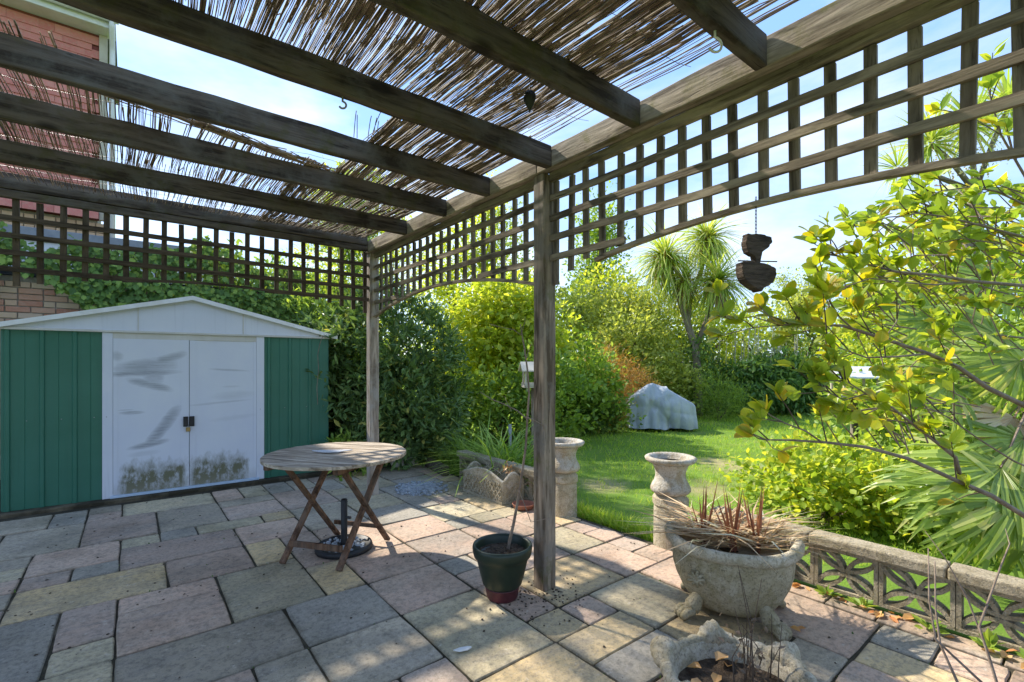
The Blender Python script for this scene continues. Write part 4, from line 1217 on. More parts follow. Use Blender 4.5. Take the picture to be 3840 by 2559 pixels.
link('withered_leaf', leaf_mesh('withered_leaf', pos, unit(rng.normal(size=(n, 3)) + [0, 0, -.6]), unit(rng.normal(size=(n, 3))), .012 + .022 * rng.random(n), OVAL, .4 * rng.random(n)),
     m_leaf('withered', G((0,(.06,.04,.025)),(1,(.22,.15,.09))), .1), ds)['kind'] = 'stuff'

# fallen leaves: each one a thing of its own
fl_mesh = []
for k in range(4):
    V, Fc = tmpl_oval(.26 + .04 * k, .10 + .04 * k, .16)
    me = bpy.data.meshes.new('fallen_leaf'); me.from_pydata(V.tolist(), [], [list(f) for f in Fc])
    at_ = me.attributes.new('rnd', 'FLOAT', 'FACE'); at_.data.foreach_set('value', [.25 * k + .1] * 2); me.materials.append(M['l_fall']); fl_mesh.append(me)
def fallen(x, y, z, s, label, group):
    o = link('fallen_leaf', random.choice(fl_mesh), None, None, (x, y, z + .004), (R(random.uniform(-14, 14)), R(random.uniform(-14, 14)), random.uniform(0, 6.28)))
    o.scale = (s, s, s); return tag(o, label, 'leaf', group)
for dx, dy in ((-.10,.12),(.01,.13),(.06,.02),(-.03,-.02),(.14,.02),(-.13,.02),(.09,-.09),(-.05,.08),(-.02,.17)):
    fallen(fx_ + dx, fy_ + dy, .135, random.uniform(.05, .075), 'curled brown leaf fallen on the soil of the shell planter', 'leaves in the shell planter')
for i in range(46):
    q_ = -.5 - random.random() * 2.3; p_ = 1.265 + random.gauss(0, .035)
    x, y, _ = W(p_, q_); fallen(x, y, .004, random.uniform(.04, .085), 'dry orange leaf drifted along the foot of the pierced wall', 'leaves along the pierced wall')
for i in range(5):
    x, y, _ = W(random.uniform(.6, 1.1), random.uniform(-1.6, -.7)); fallen(x, y, .004, .06, 'single brown leaf lying on the sunlit slabs', 'leaves on the sunlit slabs')
# crumbs of dirt on the paving
mb = MB(); rr = random.Random(21)
for i in range(520):
    if i < 130: p_, q_ = rr.gauss(-.1, .16), rr.gauss(-.12, .12)
    else: p_, q_ = rr.uniform(-3, 1.1), rr.uniform(-1.6, 3.9)
    x, y, _ = W(p_, q_); s = rr.uniform(.002, .0065)
    P = []
    for dz in (0, 1):
        for (dx, dy) in ((-1,-1),(1,-1),(1,1),(-1,1)): P.append((x + dx*s*rr.uniform(.4,1.3), y + dy*s*rr.uniform(.4,1.3), .0005 + dz*s*rr.uniform(.4,1)))
    mb.quadbox(P)
o = mb.build('dirt_crumbs', M['soil']); tag(o, 'dark crumbs of soil scattered over the paving', 'dirt', kind='stuff')
# moss and weeds in the joints
n = 260
p_ = -.1 + PU * rng.integers(-10, 5, n); q_ = .262 + QU * rng.integers(-8, 14, n)
al = rng.random(n) < .5
p_ = p_ + np.where(al, rng.normal(size=n) * .1, 0) + rng.normal(size=n) * .003; q_ = q_ + np.where(al, 0, rng.normal(size=n) * .1) + rng.normal(size=n) * .003
xy = ORG[None] + p_[:, None] * A1 + q_[:, None] * A2
pos = np.concatenate([xy, np.full((n, 1), -.008)], 1)
o = link('joint_moss', leaf_mesh('joint_moss', pos, unit(rng.normal(size=(n, 3)) * .7 + [0, 0, .7]), unit(rng.normal(size=(n, 3))), .006 + .012 * rng.random(n), OVAL, .5 * rng.random(n)), M['l_dark'])
tag(o, 'tiny moss and weeds in the joints of the paving', 'moss', kind='stuff')
fea = MB().prism([(-.045,-.008),(-.01,-.014),(.03,-.008),(.045,.004),(.02,.016),(-.02,.012)], 0, .006).build('feather', M['upvc'], None, loc=(-.24, 2.33, .007), rot=(R(90), 0, R(25)))
tag(fea, 'small white feather lying on a grey slab', 'feather')

# --- leaning slabs and edging near the grass clump
for i, (p_, q_, w) in enumerate(((.78, 3.74, .17), (.98, 3.70, .13))):
    x, y, _ = W(p_, q_)
    o = MB().box(-w/2, w/2, -.02, .02, 0, .40).build('leaning_board', M['bw'], None, loc=(x, y, .012), rot=(R(-24), R(-9), YAW + R(4)))
    add_bevel(o, .006); tag(o, ('wider' if i == 0 else 'narrower') + ' pale concrete board leaning by the laurel at the patio end', 'board')
x, y, _ = W(1.04, 3.25)
o = MB().bar((0, -.30, .06), (.1, .34, .06), .09, .12).build('sleeper', M['rafter'], None, loc=(x, y, 0), rot=(0, 0, YAW)); add_bevel(o, .008)
tag(o, 'dark timber sleeper edging at the end of the pierced wall', 'sleeper')
pq_ = at(1172, 1000, 6.1)
o = MB().lathe([(.022, -.1), (.022, .20), (.020, .205), (.020, .62), (.012, .625)], 12).build('grey_stake', M['metal_grey'], None, smooth=True, loc=(pq_[0], pq_[1], 0)); tag(o, 'short grey plastic stake standing behind the pierced wall', 'stake')

# ================================================================== HANGING THINGS
def hook(p, q, z, size, name='hook', mat='metal_grey', lab=''):
    x, y, _ = W(p, q)
    pts = [(0, 0, .03), (0, 0, 0)] + [(size * math.sin(t), 0, -size + size * math.cos(t)) for t in np.linspace(.2, 4.2, 12)]
    o = MB().tube(pts, .0045, 8).build(name, M[mat], None, smooth=True, loc=(x, y, z), rot=(0, 0, R(10))); return tag(o, lab, 'hook')
hook(-.42, -1.345, 2.548, .026, mat='upvc', lab='white curved hook screwed under the rafter by the open corner')
hook(-1.30, -.11, 2.550, .015, mat='metal_grey', lab='small metal hook under the rafter over the green pot')
# teardrop ornament
pt = at(1217, 232, 2.18)
orn = empty('hanging_bell', (pt[0], pt[1], pt[2]), R(-20), 'dark teardrop ornament hanging under the reed roof', 'ornament')
MB().lathe([(.004,-.052),(.006,-.040),(.016,-.022),(.027,0),(.030,.016),(.025,.034),(.014,.045),(.005,.049)], 20, sy=.7).build('body', M['black'], orn, smooth=True)
MB().tube([(0, 0, .047), (.004, 0, .075), (-.002, 0, .11), (0, 0, .17), (0, 0, 2.70 - pt[2])], .0018, 5).build('cord', M['black'], orn)
# bark bird feeder on a chain
pb = at(1737, 612, 1.985)
fd = empty('bark_feeder', pb, R(15), 'two dark bark slabs with a perch stick hanging on a chain from the arch', 'hanging feeder')
def slab_poly(pts, th, name, z0=0):
    rr = random.Random(len(pts)); out = []
    for i in range(len(pts)):
        a = pts[i]; b = pts[(i + 1) % len(pts)]
        for k in range(4):
            f = k / 4; j = .0025 if k else .001
            out.append((a[0] + (b[0] - a[0]) * f + rr.uniform(-j, j), a[1] + (b[1] - a[1]) * f + rr.uniform(-j, j)))
    o = MB().prism(out, -th/2, th/2).build(name, M['driftwood'], fd); add_bevel(o, .003, 1); return o
S_ = 1.632 / F_PX * 1.985
def fpts(L): return [((x - 1737) * S_, (612 - y) * S_) for x, y in L]
slab_poly(fpts([(1708,541),(1755,541),(1774,545),(1776,556),(1764,570),(1748,580),(1742,606),(1730,606),(1728,590),(1710,584),(1703,566),(1706,550)][::-1]), .030, 'upper_slab')
slab_poly(fpts([(1693,606),(1720,604),(1760,608),(1783,617),(1784,632),(1775,650),(1752,662),(1740,672),(1726,664),(1703,652),(1694,640),(1690,620)][::-1]), .045, 'lower_slab')
mb = MB(); mb.tube([((1686 - 1737) * S_, -.005, (612 - 603) * S_), (0, -.002, (612 - 601) * S_), ((1793 - 1737) * S_, -.005, (612 - 599) * S_)], .0028, 6); mb.build('perch', M['bark_dark'], fd)
ztop = 2.085 - pb[2]; z = (612 - 541) * S_ ; k = 0
while z < ztop:
    pts = [(.004 * math.cos(t) * (1 if k % 2 else .05), .004 * math.cos(t) * (.05 if k % 2 else 1), z + .007 + .009 * math.sin(t)) for t in np.linspace(0, 6.283, 9)]
    MB().tube(pts, .0013, 5, cap=False).build('chain_link', M['black'], fd); z += .0145; k += 1

# ================================================================== GARDEN FURNITURE ON THE LAWN
def draped(loc, rot):
    root = empty('covered_barbecue', loc, rot, 'bulky shape under a creased pale grey cover on the lawn', 'covered barbecue')
    nx, nf, nt = 64, 26, 8; mb = MB()
    ztop = lambda x: float(np.interp(x, [-.69,-.66,-.32,-.20,.08,.24,.66,.69], [.68,.72,.97,1.0,.90,.80,.56,.52]))
    zback = lambda x: float(np.interp(x, [-.69,-.3,.24,.30,.69], [.62,.88,.90,.70,.50]))
    def front_y(x, z, t):
        rx, rz = x + .20, z - .50; th = math.atan2(rz, rx); ra = min(1.0, math.hypot(rx, rz) / .40)
        y = -.34 - .10 * (1 - abs(x / .69) ** 2.5)
        y += .13 * ra * (1 - abs(math.sin(th * 1.6 + 1.1 + .5 * math.sin(x * 4))) ** .5) + .03 * ra * (1 - abs(math.sin(th * 3.4 + 2.2 * z)) ** .6) + .02 * math.sin(x * 5 + 9 * z)
        y += -.085 * (1 - t) ** .8 * abs(math.sin(x * 11 + 1.2 + 1.5 * math.sin(x * 3))) ** .8 - .07 * (1 - t)
        y += .10 * math.exp(-((rx / .10) ** 2 + (rz / .10) ** 2))
        return y
    rows_ = []
    for r_ in range(nf + 1):
        t = r_ / nf
        rows_.append([((-.69 + 1.38 * k / nx) * (1 + .03 * (1 - t)), None, t) for k in range(nx + 1)])
    for r_ in range(nf + 1):
        t = r_ / nf
        for k in range(nx + 1):
            x = -.69 + 1.38 * k / nx; z = .02 + .03 * abs(math.sin(x * 6)) * (1 - t) + (ztop(x) - .02) * t
            y = front_y(x, z, t)
            if t > .88: y += ((t - .88) / .12) ** 2 * .05
            mb.v.append((x * (1 + .03 * (1 - t)), y, z))
    for r_ in range(1, nt + 1):
        f = r_ / nt
        for k in range(nx + 1):
            x = -.69 + 1.38 * k / nx; y0 = front_y(x, ztop(x), 1) + .05
            mb.v.append((x, y0 + (.38 - y0) * f, ztop(x) + (zback(x) - ztop(x)) * f - .03 * math.sin(f * 3.14) * (1 + .5 * math.sin(x * 11))))
    for r_ in range(1, nf + 1):
        t = 1 - r_ / nf
        for k in range(nx + 1):
            x = -.69 + 1.38 * k / nx; mb.v.append((x, .39 + .06 * (1 - t) + .03 * math.sin(x * 13) * (1 - t), .02 + (zback(x) - .02) * t))
    tot_ = nf + nt + nf + 1
    for r_ in range(tot_ - 1):
        for k in range(nx):
            a = r_ * (nx + 1) + k; mb.f.append((a, a + 1, a + nx + 2, a + nx + 1))
    mb.f.append(tuple(r_ * (nx + 1) for r_ in range(tot_))); mb.f.append(tuple(r_ * (nx + 1) + nx for r_ in range(tot_))[::-1])
    o = mb.build('cover', M['cover'], root, smooth=True)
    MB().tube([(.58,-.34,.07),(.58,-.26,.07)], .07, 16).build('wheel', M['black'], root)
    MB().tube([(-.58,-.34,.06),(-.58,-.26,.06)], .07, 16).build('wheel', M['black'], root)
    return root
cb = at(1515, 968, 10.6); draped((cb[0], cb[1], -.02), R(-6))
def bird_table(ud, D, zt, roofmat, w, label, rz):
    x = (ud * 1.632 - U0) / F_PX * D
    root = empty('bird_table', (x, D, -.03), rz, label, 'bird table', 'bird tables on the lawn')
    add_bevel(MB().box(-.03, .03, -.03, .03, 0, zt - .32).build('post', M['post'], root), .004)
    add_bevel(MB().box(-w/2, w/2, -w*.4, w*.4, zt - .32, zt - .295).build('tray', M['bw'], root), .004)
    for sx in (-1, 1):
        add_bevel(MB().box(-w/2, w/2, sx*w*.4 - .008, sx*w*.4 + .008, zt - .2945, zt - .255).build('tray_rim', M['bw'], root), .003)
        for sy in (-1, 1): MB().box(sx*(w*.42) - .011, sx*(w*.42) + .011, sy*w*.33 - .011, sy*w*.33 + .011, zt - .2945, zt - .085).build('corner_post', M['bw'], root)
    for s in (-1, 1):
        mb = MB(); mb.quadbox([(-w*.62, 0, zt + .02), (w*.62, 0, zt + .02), (w*.62, s*w*.55, zt - .10), (-w*.62, s*w*.55, zt - .10), (-w*.62, 0, zt + .036), (w*.62, 0, zt + .036), (w*.62, s*w*.55, zt - .084), (-w*.62, s*w*.55, zt - .084)])
        if s < 0: mb.f = [f[::-1] for f in mb.f]
        mb.build('roof_board', roofmat, root)
bird_table(1226, 6.6, 1.42, M['bw'], .30, 'cream roofed bird table on a post behind the near pergola post', R(8))
bird_table(1963, 5.6, 1.36, M['white_steel'], .42, 'white roofed bird table on a post behind the large leaved branches', R(-8))

# ================================================================== PLANTING
n = 90000
X = -1.5 + rng.random(n) * 15; Y = 3.4 + (rng.random(n) ** 1.5) * 12.0
rel_ = np.stack([X, Y], 1) - ORG; PP = rel_ @ A1; QQ = rel_ @ A2
bald = noise1(X * .9 + .3, 21) + noise1(Y * 1.1, 22)
keep = (PP > 1.22) & ((PP > 1.48) | (QQ > -.2)) & (rng.random(n) > np.clip((bald - .9) * .6, 0, .8))
for (px, py, rr_) in BALD: keep &= (rng.random(n) < np.clip((np.hypot(X - px, Y - py) / rr_) ** 2 * .8, .35, 1))
X, Y = X[keep], Y[keep]; n = len(X)
pos = np.stack([X, Y, np.full(n, -.036) + .02 * np.sin(X * 1.3 + Y * .7)], 1)
d = unit(np.stack([.45 * rng.normal(size=n), .45 * rng.normal(size=n), np.ones(n)], 1))
o = link('grass', leaf_mesh('grass', pos, d, unit(rng.normal(size=(n, 3)) + [0, 0, .2]), (.026 + .035 * rng.random(n)) * (1 + .07 * (Y - 4)), tmpl_blade(.055, .3), np.clip(.45 + .18 * noise1(X * 1.4 + Y, 31) * .5 + .25 * rng.normal(size=n), 0, 1)), M['l_grass'])
tag(o, 'short green grass of the lawn', 'grass', kind='stuff')
# taller tufts along the patio edge and round the pedestals
n = 2600
q_ = -.35 + rng.random(n) * 1.6; p_ = 1.24 + np.abs(rng.normal(size=n)) * .10
xy = ORG[None] + p_[:, None] * A1 + q_[:, None] * A2
pos = np.concatenate([xy, np.full((n, 1), -.04)], 1)
o = link('edge_grass', leaf_mesh('edge_grass', pos, unit(np.stack([.4 * rng.normal(size=n), .4 * rng.normal(size=n), np.ones(n)], 1)), unit(rng.normal(size=(n, 3))), .05 + .09 * rng.random(n), tmpl_blade(.03, .4), rng.random(n)), M['l_grass'])
tag(o, 'longer grass fringing the patio edge between the pedestals', 'grass', kind='stuff')

def bush(name, label, cat, base, ells, nleaf, size, mat, tm=OVAL, stem_mat='bark_dark', r0=.02, clump=.22, per=26, shell=.55, group=None, seed=1, crown='crown', **kw):
    "base is the world foot; ellipsoids are relative to it"
    root = empty(name, base, 0, label, cat, group)
    foliage(crown, root, M[mat], ells, nleaf, size, tm, clump, per, shell, **kw)
    tops = [(e[0] + random.uniform(-.2,.2)*e[3], e[1] + random.uniform(-.2,.2)*e[4], e[2] + .3*e[5]) for e in ells for _ in range(3)]
    stems(root, M[stem_mat], (0, 0, -.02), tops, r0, 6, 'trunk', seed)
    return root
def foot(ud, D): return ((ud * 1.632 - U0) / F_PX * D, D, -.03)

# dark laurel behind the far post (with its upright leafy left shoulder)
bush('laurel', 'dense dark glossy laurel behind the far pergola post', 'shrub', foot(890, 7.0),
     [(.0,0,1.2,1.02,.9,1.28),(-.85,.2,1.15,.6,.7,1.1),(.25,-.1,.7,.8,.8,.75)], 23000, .115, 'l_laurel', LANCE, clump=.13, shell=.86, r0=.035, jitter=1.0)
bush('laurel', 'yellow-green leafy shrub crowding the shed roof corner', 'shrub', foot(760, 7.4),
     [(0,0,2.05,.62,.5,.62),(.15,.2,3.1,.6,.5,1.1),(-.2,.3,1.2,.5,.4,1.1),(.25,.3,4.0,.5,.5,.6)], 8500, .085, 'l_mid', LANCE, clump=.16, shell=.5, r0=.03, up=.6)  # top crown pieces added to keep the sun off the patio
bush('garden_tree', 'tall yellow-green tree seen through the side trellis', 'tree', foot(800, 9.5),
     [(0,0,3.6,1.1,.9,1.6),(.8,.4,3.1,.9,.8,1.3),(.2,0,1.4,.9,.8,1.3),(.5,0,4.6,.8,.7,.8)], 8000, .10, 'l_bright', LANCE, clump=.24, shell=.35, r0=.05)  # crown raised so that it blocks sun from the paving
# bright golden shrub right of the laurel
bush('golden_shrub', 'bright yellow-green shrub between the laurel and the near post', 'shrub', foot(1150, 9.6),
     [(-.1,0,2.25,1.1,.9,.9),(-.5,0,1.5,.9,.9,.9),(.65,-.1,1.7,.85,.8,.9),(.1,.2,2.75,.7,.6,.5)], 10000, .125, 'l_bright', OVAL, clump=.26, shell=.6, r0=.045, droop=.45)
bush('mid_shrub', 'mid green shrub under the bright yellow-green shrub', 'shrub', foot(1160, 8.4),
     [(-.2,0,.62,.95,.6,.7),(.75,-.1,.75,.7,.6,.85),(-.9,.1,.5,.5,.5,.6)], 7500, .09, 'l_mid', OVAL, clump=.2, shell=.6, r0=.03)
bush('mid_shrub', 'light green leafy shrub behind the near pergola post', 'shrub', foot(1330, 9.8),
     [(0,0,1.15,.75,.7,.75),(.1,.1,.55,.9,.6,.6)], 5200, .10, 'l_mid', OVAL, clump=.22, shell=.6)
# tall birch-like tree behind, seen through the front trellis
bush('poplar', 'tall loose yellow-green tree behind the front trellis', 'tree', foot(1100, 16),
     [(0,0,4.8,1.9,1.3,2.0),(-1.2,.5,4.0,1.3,1.2,1.6),(1.2,0,3.9,1.2,1.1,1.4),(.3,.4,6.4,1.2,1.0,1.3)], 9000, .12, 'l_bright', OVAL, clump=.34, shell=.35, r0=.10, per=18, stem_mat='bark')
bush('poplar', 'tall green tree with fine leaves behind the near post top', 'tree', foot(1365, 17),
     [(0,0,4.5,1.1,1.0,2.6),(.3,.2,6.0,.9,.8,1.6),(-.4,0,2.8,1.2,1.0,1.6)], 8200, .12, 'l_mid', OVAL, clump=.30, shell=.35, r0=.10, per=18, stem_mat='bark')
bush('hedge_tree', 'pale green scrubby tree behind the browned conifer', 'tree', foot(1400, 14),
     [(0,0,2.3,1.5,1.0,1.2),(-1.0,.2,2.9,1.1,.9,1.0),(1.2,0,2.2,1.3,1.0,1.3),(.6,.2,3.0,.8,.8,.8)], 11000, .11, 'l_far', OVAL, clump=.30, shell=.5, r0=.06, per=20)
bush('hedge_tree', 'fresh green leafy shrub behind the covered barbecue', 'tree', foot(1462, 12.6),
     [(0,0,1.35,1.25,.9,1.0),(-.2,0,2.1,.9,.8,.75),(.5,.1,.8,1.2,.8,.8),(-.9,0,.8,.8,.7,.8)], 11000, .105, 'l_far', OVAL, clump=.24, shell=.6, r0=.04)
bush('hedge_tree', 'pale yellow-green tree crowding behind the cabbage palm', 'tree', foot(1500, 15.8),
     [(0,0,3.0,1.6,1.0,1.2),(1.5,0,2.6,1.4,1.0,1.3),(-1.4,0,3.4,1.3,1.0,1.2),(2.6,.2,2.2,1.1,.9,1.2),(.2,0,1.2,2.0,1.0,1.2)], 11000, .12, 'l_bright', OVAL, clump=.3, shell=.5, r0=.07, per=18)
bush('browned_conifer', 'browned orange conifer mound beside the covered barbecue', 'shrub', foot(1400, 11.2),
     [(-.25,0,1.15,.75,.7,.65),(.25,-.1,.75,.75,.65,.7),(.55,-.1,.5,.5,.5,.6)], 10000, .10, 'l_orange', NEEDLE, clump=.22, shell=.7, r0=.03, droop=.35)
bush('low_shrub', 'low dark green shrub trailing at the lawn edge below the browned conifer', 'shrub', foot(1325, 9.9),
     [(0,0,.45,.75,.55,.55),(.55,.1,.28,.5,.45,.38)], 5200, .075, 'l_dark', OVAL, clump=.18, shell=.6, r0=.015)
bush('low_shrub', 'low sprawling yellow-green shrub at the palm trunk foot', 'shrub', foot(1650, 12.0),
     [(0,0,.55,.65,.5,.62),(.35,0,.35,.55,.5,.45)], 4200, .09, 'l_mid', NEEDLE, clump=.2, shell=.5, r0=.012)
bush('low_shrub', 'dark green shrub behind the palm trunk', 'shrub', foot(1600, 14.0),
     [(0,0,.9,1.0,.7,1.0),(-.6,0,.6,.7,.6,.8)], 5000, .09, 'l_dark', OVAL, clump=.22, shell=.6)
# far sparse tree with visible limbs
def sparse_tree():
    D = 17.5; b = foot(1900, D)
    root = empty('sparse_tree', b, 0, 'thin branched pale tree against the sky behind the bark feeder', 'tree')
    mb = MB(); rr = random.Random(31); tips = []
    def grow(p, d, L, r, lvl):
        pts = [p]; 
        for i in range(5):
            d = (d + Vector((rr.uniform(-.25,.25), rr.uniform(-.2,.2), rr.uniform(-.1,.18)))).normalized(); p = p + d * L / 5; pts.append(p)
        mb.tube(pts, [r * (1 - .12 * i) for i in range(6)], 5)
        if lvl >= 2: tips.extend(pts[2:])
        if lvl < 4:
            for k in range(3 if lvl else 4):
                nd = (d + Vector((rr.uniform(-1,1), rr.uniform(-.6,.6), rr.uniform(-.15,.7)))).normalized()
                grow(pts[rr.choice((3, 4, 5))], nd, L * rr.uniform(.55,.8), r * .55, lvl + 1)
    grow(Vector((0, 0, 0)), Vector((.02, 0, 1)), 2.4, .09, 0)
    mb.build('trunk', M['bark'], root, smooth=True)
    T = np.array([tuple(t) for t in tips]); idx = rng.integers(0, len(T), 5200)
    pos = T[idx] + rng.normal(size=(5200, 3)) * .13
    link('crown', leaf_mesh('crown', pos, unit(rng.normal(size=(5200, 3))), unit(rng.normal(size=(5200, 3)) + [0, 0, .6]), .06 + .06 * rng.random(5200), OVAL, rng.random(5200)), M['l_far'], root)
sparse_tree()
# cordyline palm
def rosette(root, c, nbl, L, mat, w=.022, bend=.5, down=.35, name='leaf_head', seed=1, up=1.0):
    r_ = np.random.default_rng(seed)
    d = unit(r_.normal(size=(nbl, 3)) + [0, 0, .15])
    d[:, 2] = np.where(d[:, 2] < -down, -d[:, 2] * .6, d[:, 2]) * up
    pos = np.tile(np.array([c]), (nbl, 1)) + d * .05
    nr = unit(np.array([[0, 0, 1.0]]) + .25 * r_.normal(size=(nbl, 3)))
    # blades in three bends
    t = np.array([0, .25, .5, .75, 1.0]); wd = np.array([.8, 1.0, .9, .6, .05]) * w
    V = []
    for ti, wi in zip(t, wd): V += [(-wi, ti, -bend * ti ** 2.2), (wi, ti, -bend * ti ** 2.2)]
    Fc = [(2*i, 2*i + 1, 2*i + 3, 2*i + 2) for i in range(4)]
    return link(name, leaf_mesh(name, pos, d, nr, L * (.7 + .5 * r_.random(nbl)), (np.array(V), Fc), r_.random(nbl)), M[mat], root)
def cordyline():
    D = 13.0; b = foot(1604, D); root = empty('cordyline_palm', b, 0, 'cabbage palm with spiky green heads on a pale leaning trunk', 'palm tree')
    B = Vector(b)
    P = [Vector(at(x, y, D)) - B for x, y in ((1604,905),(1603,860),(1598,800),(1580,745),(1565,700),(1545,640))]
    P[0].z = 0
    MB().tube(P, [.13,.11,.10,.09,.08,.07], 10).build('trunk', M['bark'], root, smooth=True)
    P2 = [P[2], Vector(at(1622,740,D)) - B, Vector(at(1640,690,D)) - B]
    MB().tube(P2, [.08,.07,.06], 8).build('limb', M['bark'], root, smooth=True)
    P3 = [P[3], Vector(at(1585,690,D + .2)) - B, Vector(at(1612,620,D + .3)) - B, Vector(at(1622,570,D + .3)) - B]
    MB().tube(P3, [.08,.07,.06,.05], 8).build('limb', M['bark'], root, smooth=True)
    for i, (x, y, dd, nb, L) in enumerate(((1528,592,0,430,.95),(1625,548,.3,420,.88),(1648,648,-.2,430,.92),(1572,650,-.1,240,.75))):
        c_ = tuple(Vector(at(x, y, D + dd)) - B)
        rosette(root, c_, nb, L, 'l_cord', .020, .85, .95, seed=40 + i)
        rosette(root, (c_[0], c_[1], c_[2] - .12), 160, L * .75, 'l_dead', .018, .3, 2.0, name='dead_skirt', seed=90 + i, up=-1.0)
    n = 900   # ivy up the trunk
    f = rng.random(n); idx = (f * 2.5).astype(int); fr = f * 2.5 - idx
    PA = np.array([tuple(p) for p in P]); c = PA[idx] * (1 - fr[:, None]) + PA[idx + 1] * fr[:, None]
    pos = c + rng.normal(size=(n, 3)) * [.16, .16, .05] + [.12, 0, 0]
    link('trunk_ivy', leaf_mesh('trunk_ivy', pos, unit(rng.normal(size=(n, 3)) + [0, 0, -.5]), unit(rng.normal(size=(n, 3))), .06 + .05 * rng.random(n), WIDE, rng.random(n)), M['l_ivy'], root)
cordyline()
def far_cordyline():
    D = 6.2; b = foot(2215, D); root = empty('cordyline_palm', b, 0, 'cabbage palm with spiky heads seen through the trellis above the large leaves', 'palm tree'); B = Vector(b)
    P = [Vector((0,0,0)), Vector(at(2215,700,D)) - B, Vector(at(2225,560,D)) - B, Vector(at(2240,440,D)) - B]
    MB().tube(P, [.11,.09,.08,.07], 9).build('trunk', M['bark'], root, smooth=True)
    for i, (x, y) in enumerate(((2062,388),(2230,290),(2320,240),(2140,330))):
        c = Vector(at(x, y, D)) - B
        MB().tube([P[3], P[3].lerp(c, .5) + Vector((0, 0, .05)), c], [.035,.03,.025], 7).build('limb', M['bark'], root, smooth=True)
        rosette(root, tuple(c), 90 if i == 0 else 150, .34 if i == 0 else .5, 'l_cord', .024, .25, .9, seed=60 + i)
    n = 700; c = np.array(tuple(Vector(at(2200, 345, D)) - B)); pos = c + rng.normal(size=(n, 3)) * [.22, .2, .22]
    link('seed_panicle', leaf_mesh('seed_panicle', pos, unit(rng.normal(size=(n, 3))), unit(rng.normal(size=(n, 3))), .02 + .03 * rng.random(n), OVAL, .7 + .3 * rng.random(n)), M['l_dead'], root)['kind'] = 'stuff'
far_cordyline()
# bamboo thicket with bare canes
bm = foot(1755, 13.6)
bamb = empty('bamboo', bm, 0, 'bamboo thicket with bare pale canes at the lawn end', 'bamboo')
foliage('crown', bamb, M['l_bamboo'], [(-.4,0,.75,.9,.7,.75),(.5,0,.85,1.0,.7,.85),(1.2,.1,.6,.7,.6,.65),(-1.0,.1,.5,.5,.5,.55)], 13000, .17, LANCE, .26, 22, .6, droop=.7)
lib = None; rr = random.Random(17)
for i in range(46):
    h = rr.uniform(1.7, 2.7); x = rr.uniform(-1.1, 1.9); y = rr.uniform(-.3, .8)
    MB().tube([(x, y, 0), (x + rr.uniform(-.06,.06), y, h * .5), (x + rr.uniform(-.12,.12), y, h)], [.014, .012, .006], 6).build('cane', M['bw'], bamb)
# hedge mass at the end of the garden
hd = empty('end_hedge', (3, 18, 0), 0, 'mixed green hedge closing the far end of the garden', 'hedge')
foliage('crown', hd, M['l_mid'], [(x, rng.normal() * .5, 1.3 + .35 * math.sin(x), 1.5, .8, 1.75 + .4 * math.sin(x * 2.1)) for x in np.arange(-12, 16, 1.3)], 30000, .15, OVAL, .4, 22, .6)
stems(hd, M['bark_dark'], (0, 0, -.03), [(x, 0, 1.4) for x in range(-3, 4)], .05, 5, 'trunk', 3)
bush('hedge_tree', 'bushy green tree left of the far hedge behind the ivy', 'tree', (-7.2, 13.5, -.03), [(0,0,3.2,1.6,1.2,1.5),(1.8,0,2.6,1.4,1.2,1.3),(-1.6,.3,2.6,1.4,1.1,1.4)], 7000, .14, 'l_mid', OVAL, clump=.34, shell=.5, r0=.09)
# shrubs filling the right side behind the near branches
bush('side_shrub', 'yellow-green shrub behind the upper large leaved branches', 'shrub', foot(2180, 6.6),
     [(0,0,2.3,1.1,.9,1.0),(-.6,0,1.6,.9,.8,.9),(.7,0,1.6,1.0,.9,1.1),(.5,.2,2.9,.8,.7,.6)], 10500, .085, 'l_vine', OVAL, clump=.2, shell=.6, r0=.04)
bush('side_shrub', 'mid green shrub behind the fan palm', 'shrub', foot(2300, 5.2),
     [(0,0,.85,1.1,.8,.95),(-.9,.4,.7,.7,.7,.8),(.6,0,1.7,.8,.7,.8)], 8500, .075, 'l_mid', OVAL, clump=.2, shell=.6, r0=.03)
bush('side_shrub', 'pale yellow-green tall shrub left of the large leaved branches', 'shrub', foot(2010, 9.0),
     [(0,0,1.5,.8,.8,1.1),(.6,0,2.1,.8,.7,.9)], 6000, .09, 'l_vine', OVAL, clump=.22, shell=.5, r0=.03)
bush('hedge_tree', 'pale loose tree behind the bamboo canes', 'tree', foot(1800, 16.5), [(0,0,2.3,1.8,1.0,1.5),(1.6,.2,2.6,1.5,1.0,1.6),(-1.6,0,1.9,1.3,.9,1.3),(.6,0,3.6,.9,.8,.8)], 7500, .11, 'l_far', OVAL, clump=.32, shell=.35, r0=.06, per=16)
bush('ground_vine', 'low yellow-green leafy vine beyond the pierced wall', 'plant', foot(1890, 4.35),
     [(0,0,.28,.42,.42,.42),(.42,-.25,.26,.42,.4,.36),(-.1,.5,.22,.4,.4,.36),(.8,-.1,.36,.42,.4,.42),(.35,.45,.36,.5,.4,.45)], 6500, .062, 'l_vine', WIDE, clump=.13, shell=.5, r0=.008, stem_mat='twig')
bush('ground_vine', 'shaded leafy undergrowth at the foot of the fan palm', 'plant', foot(2210, 3.75),
     [(0,0,.2,.6,.35,.32),(.7,-.2,.25,.6,.35,.35)], 3600, .055, 'l_mid', OVAL, clump=.13, shell=.5, r0=.008)

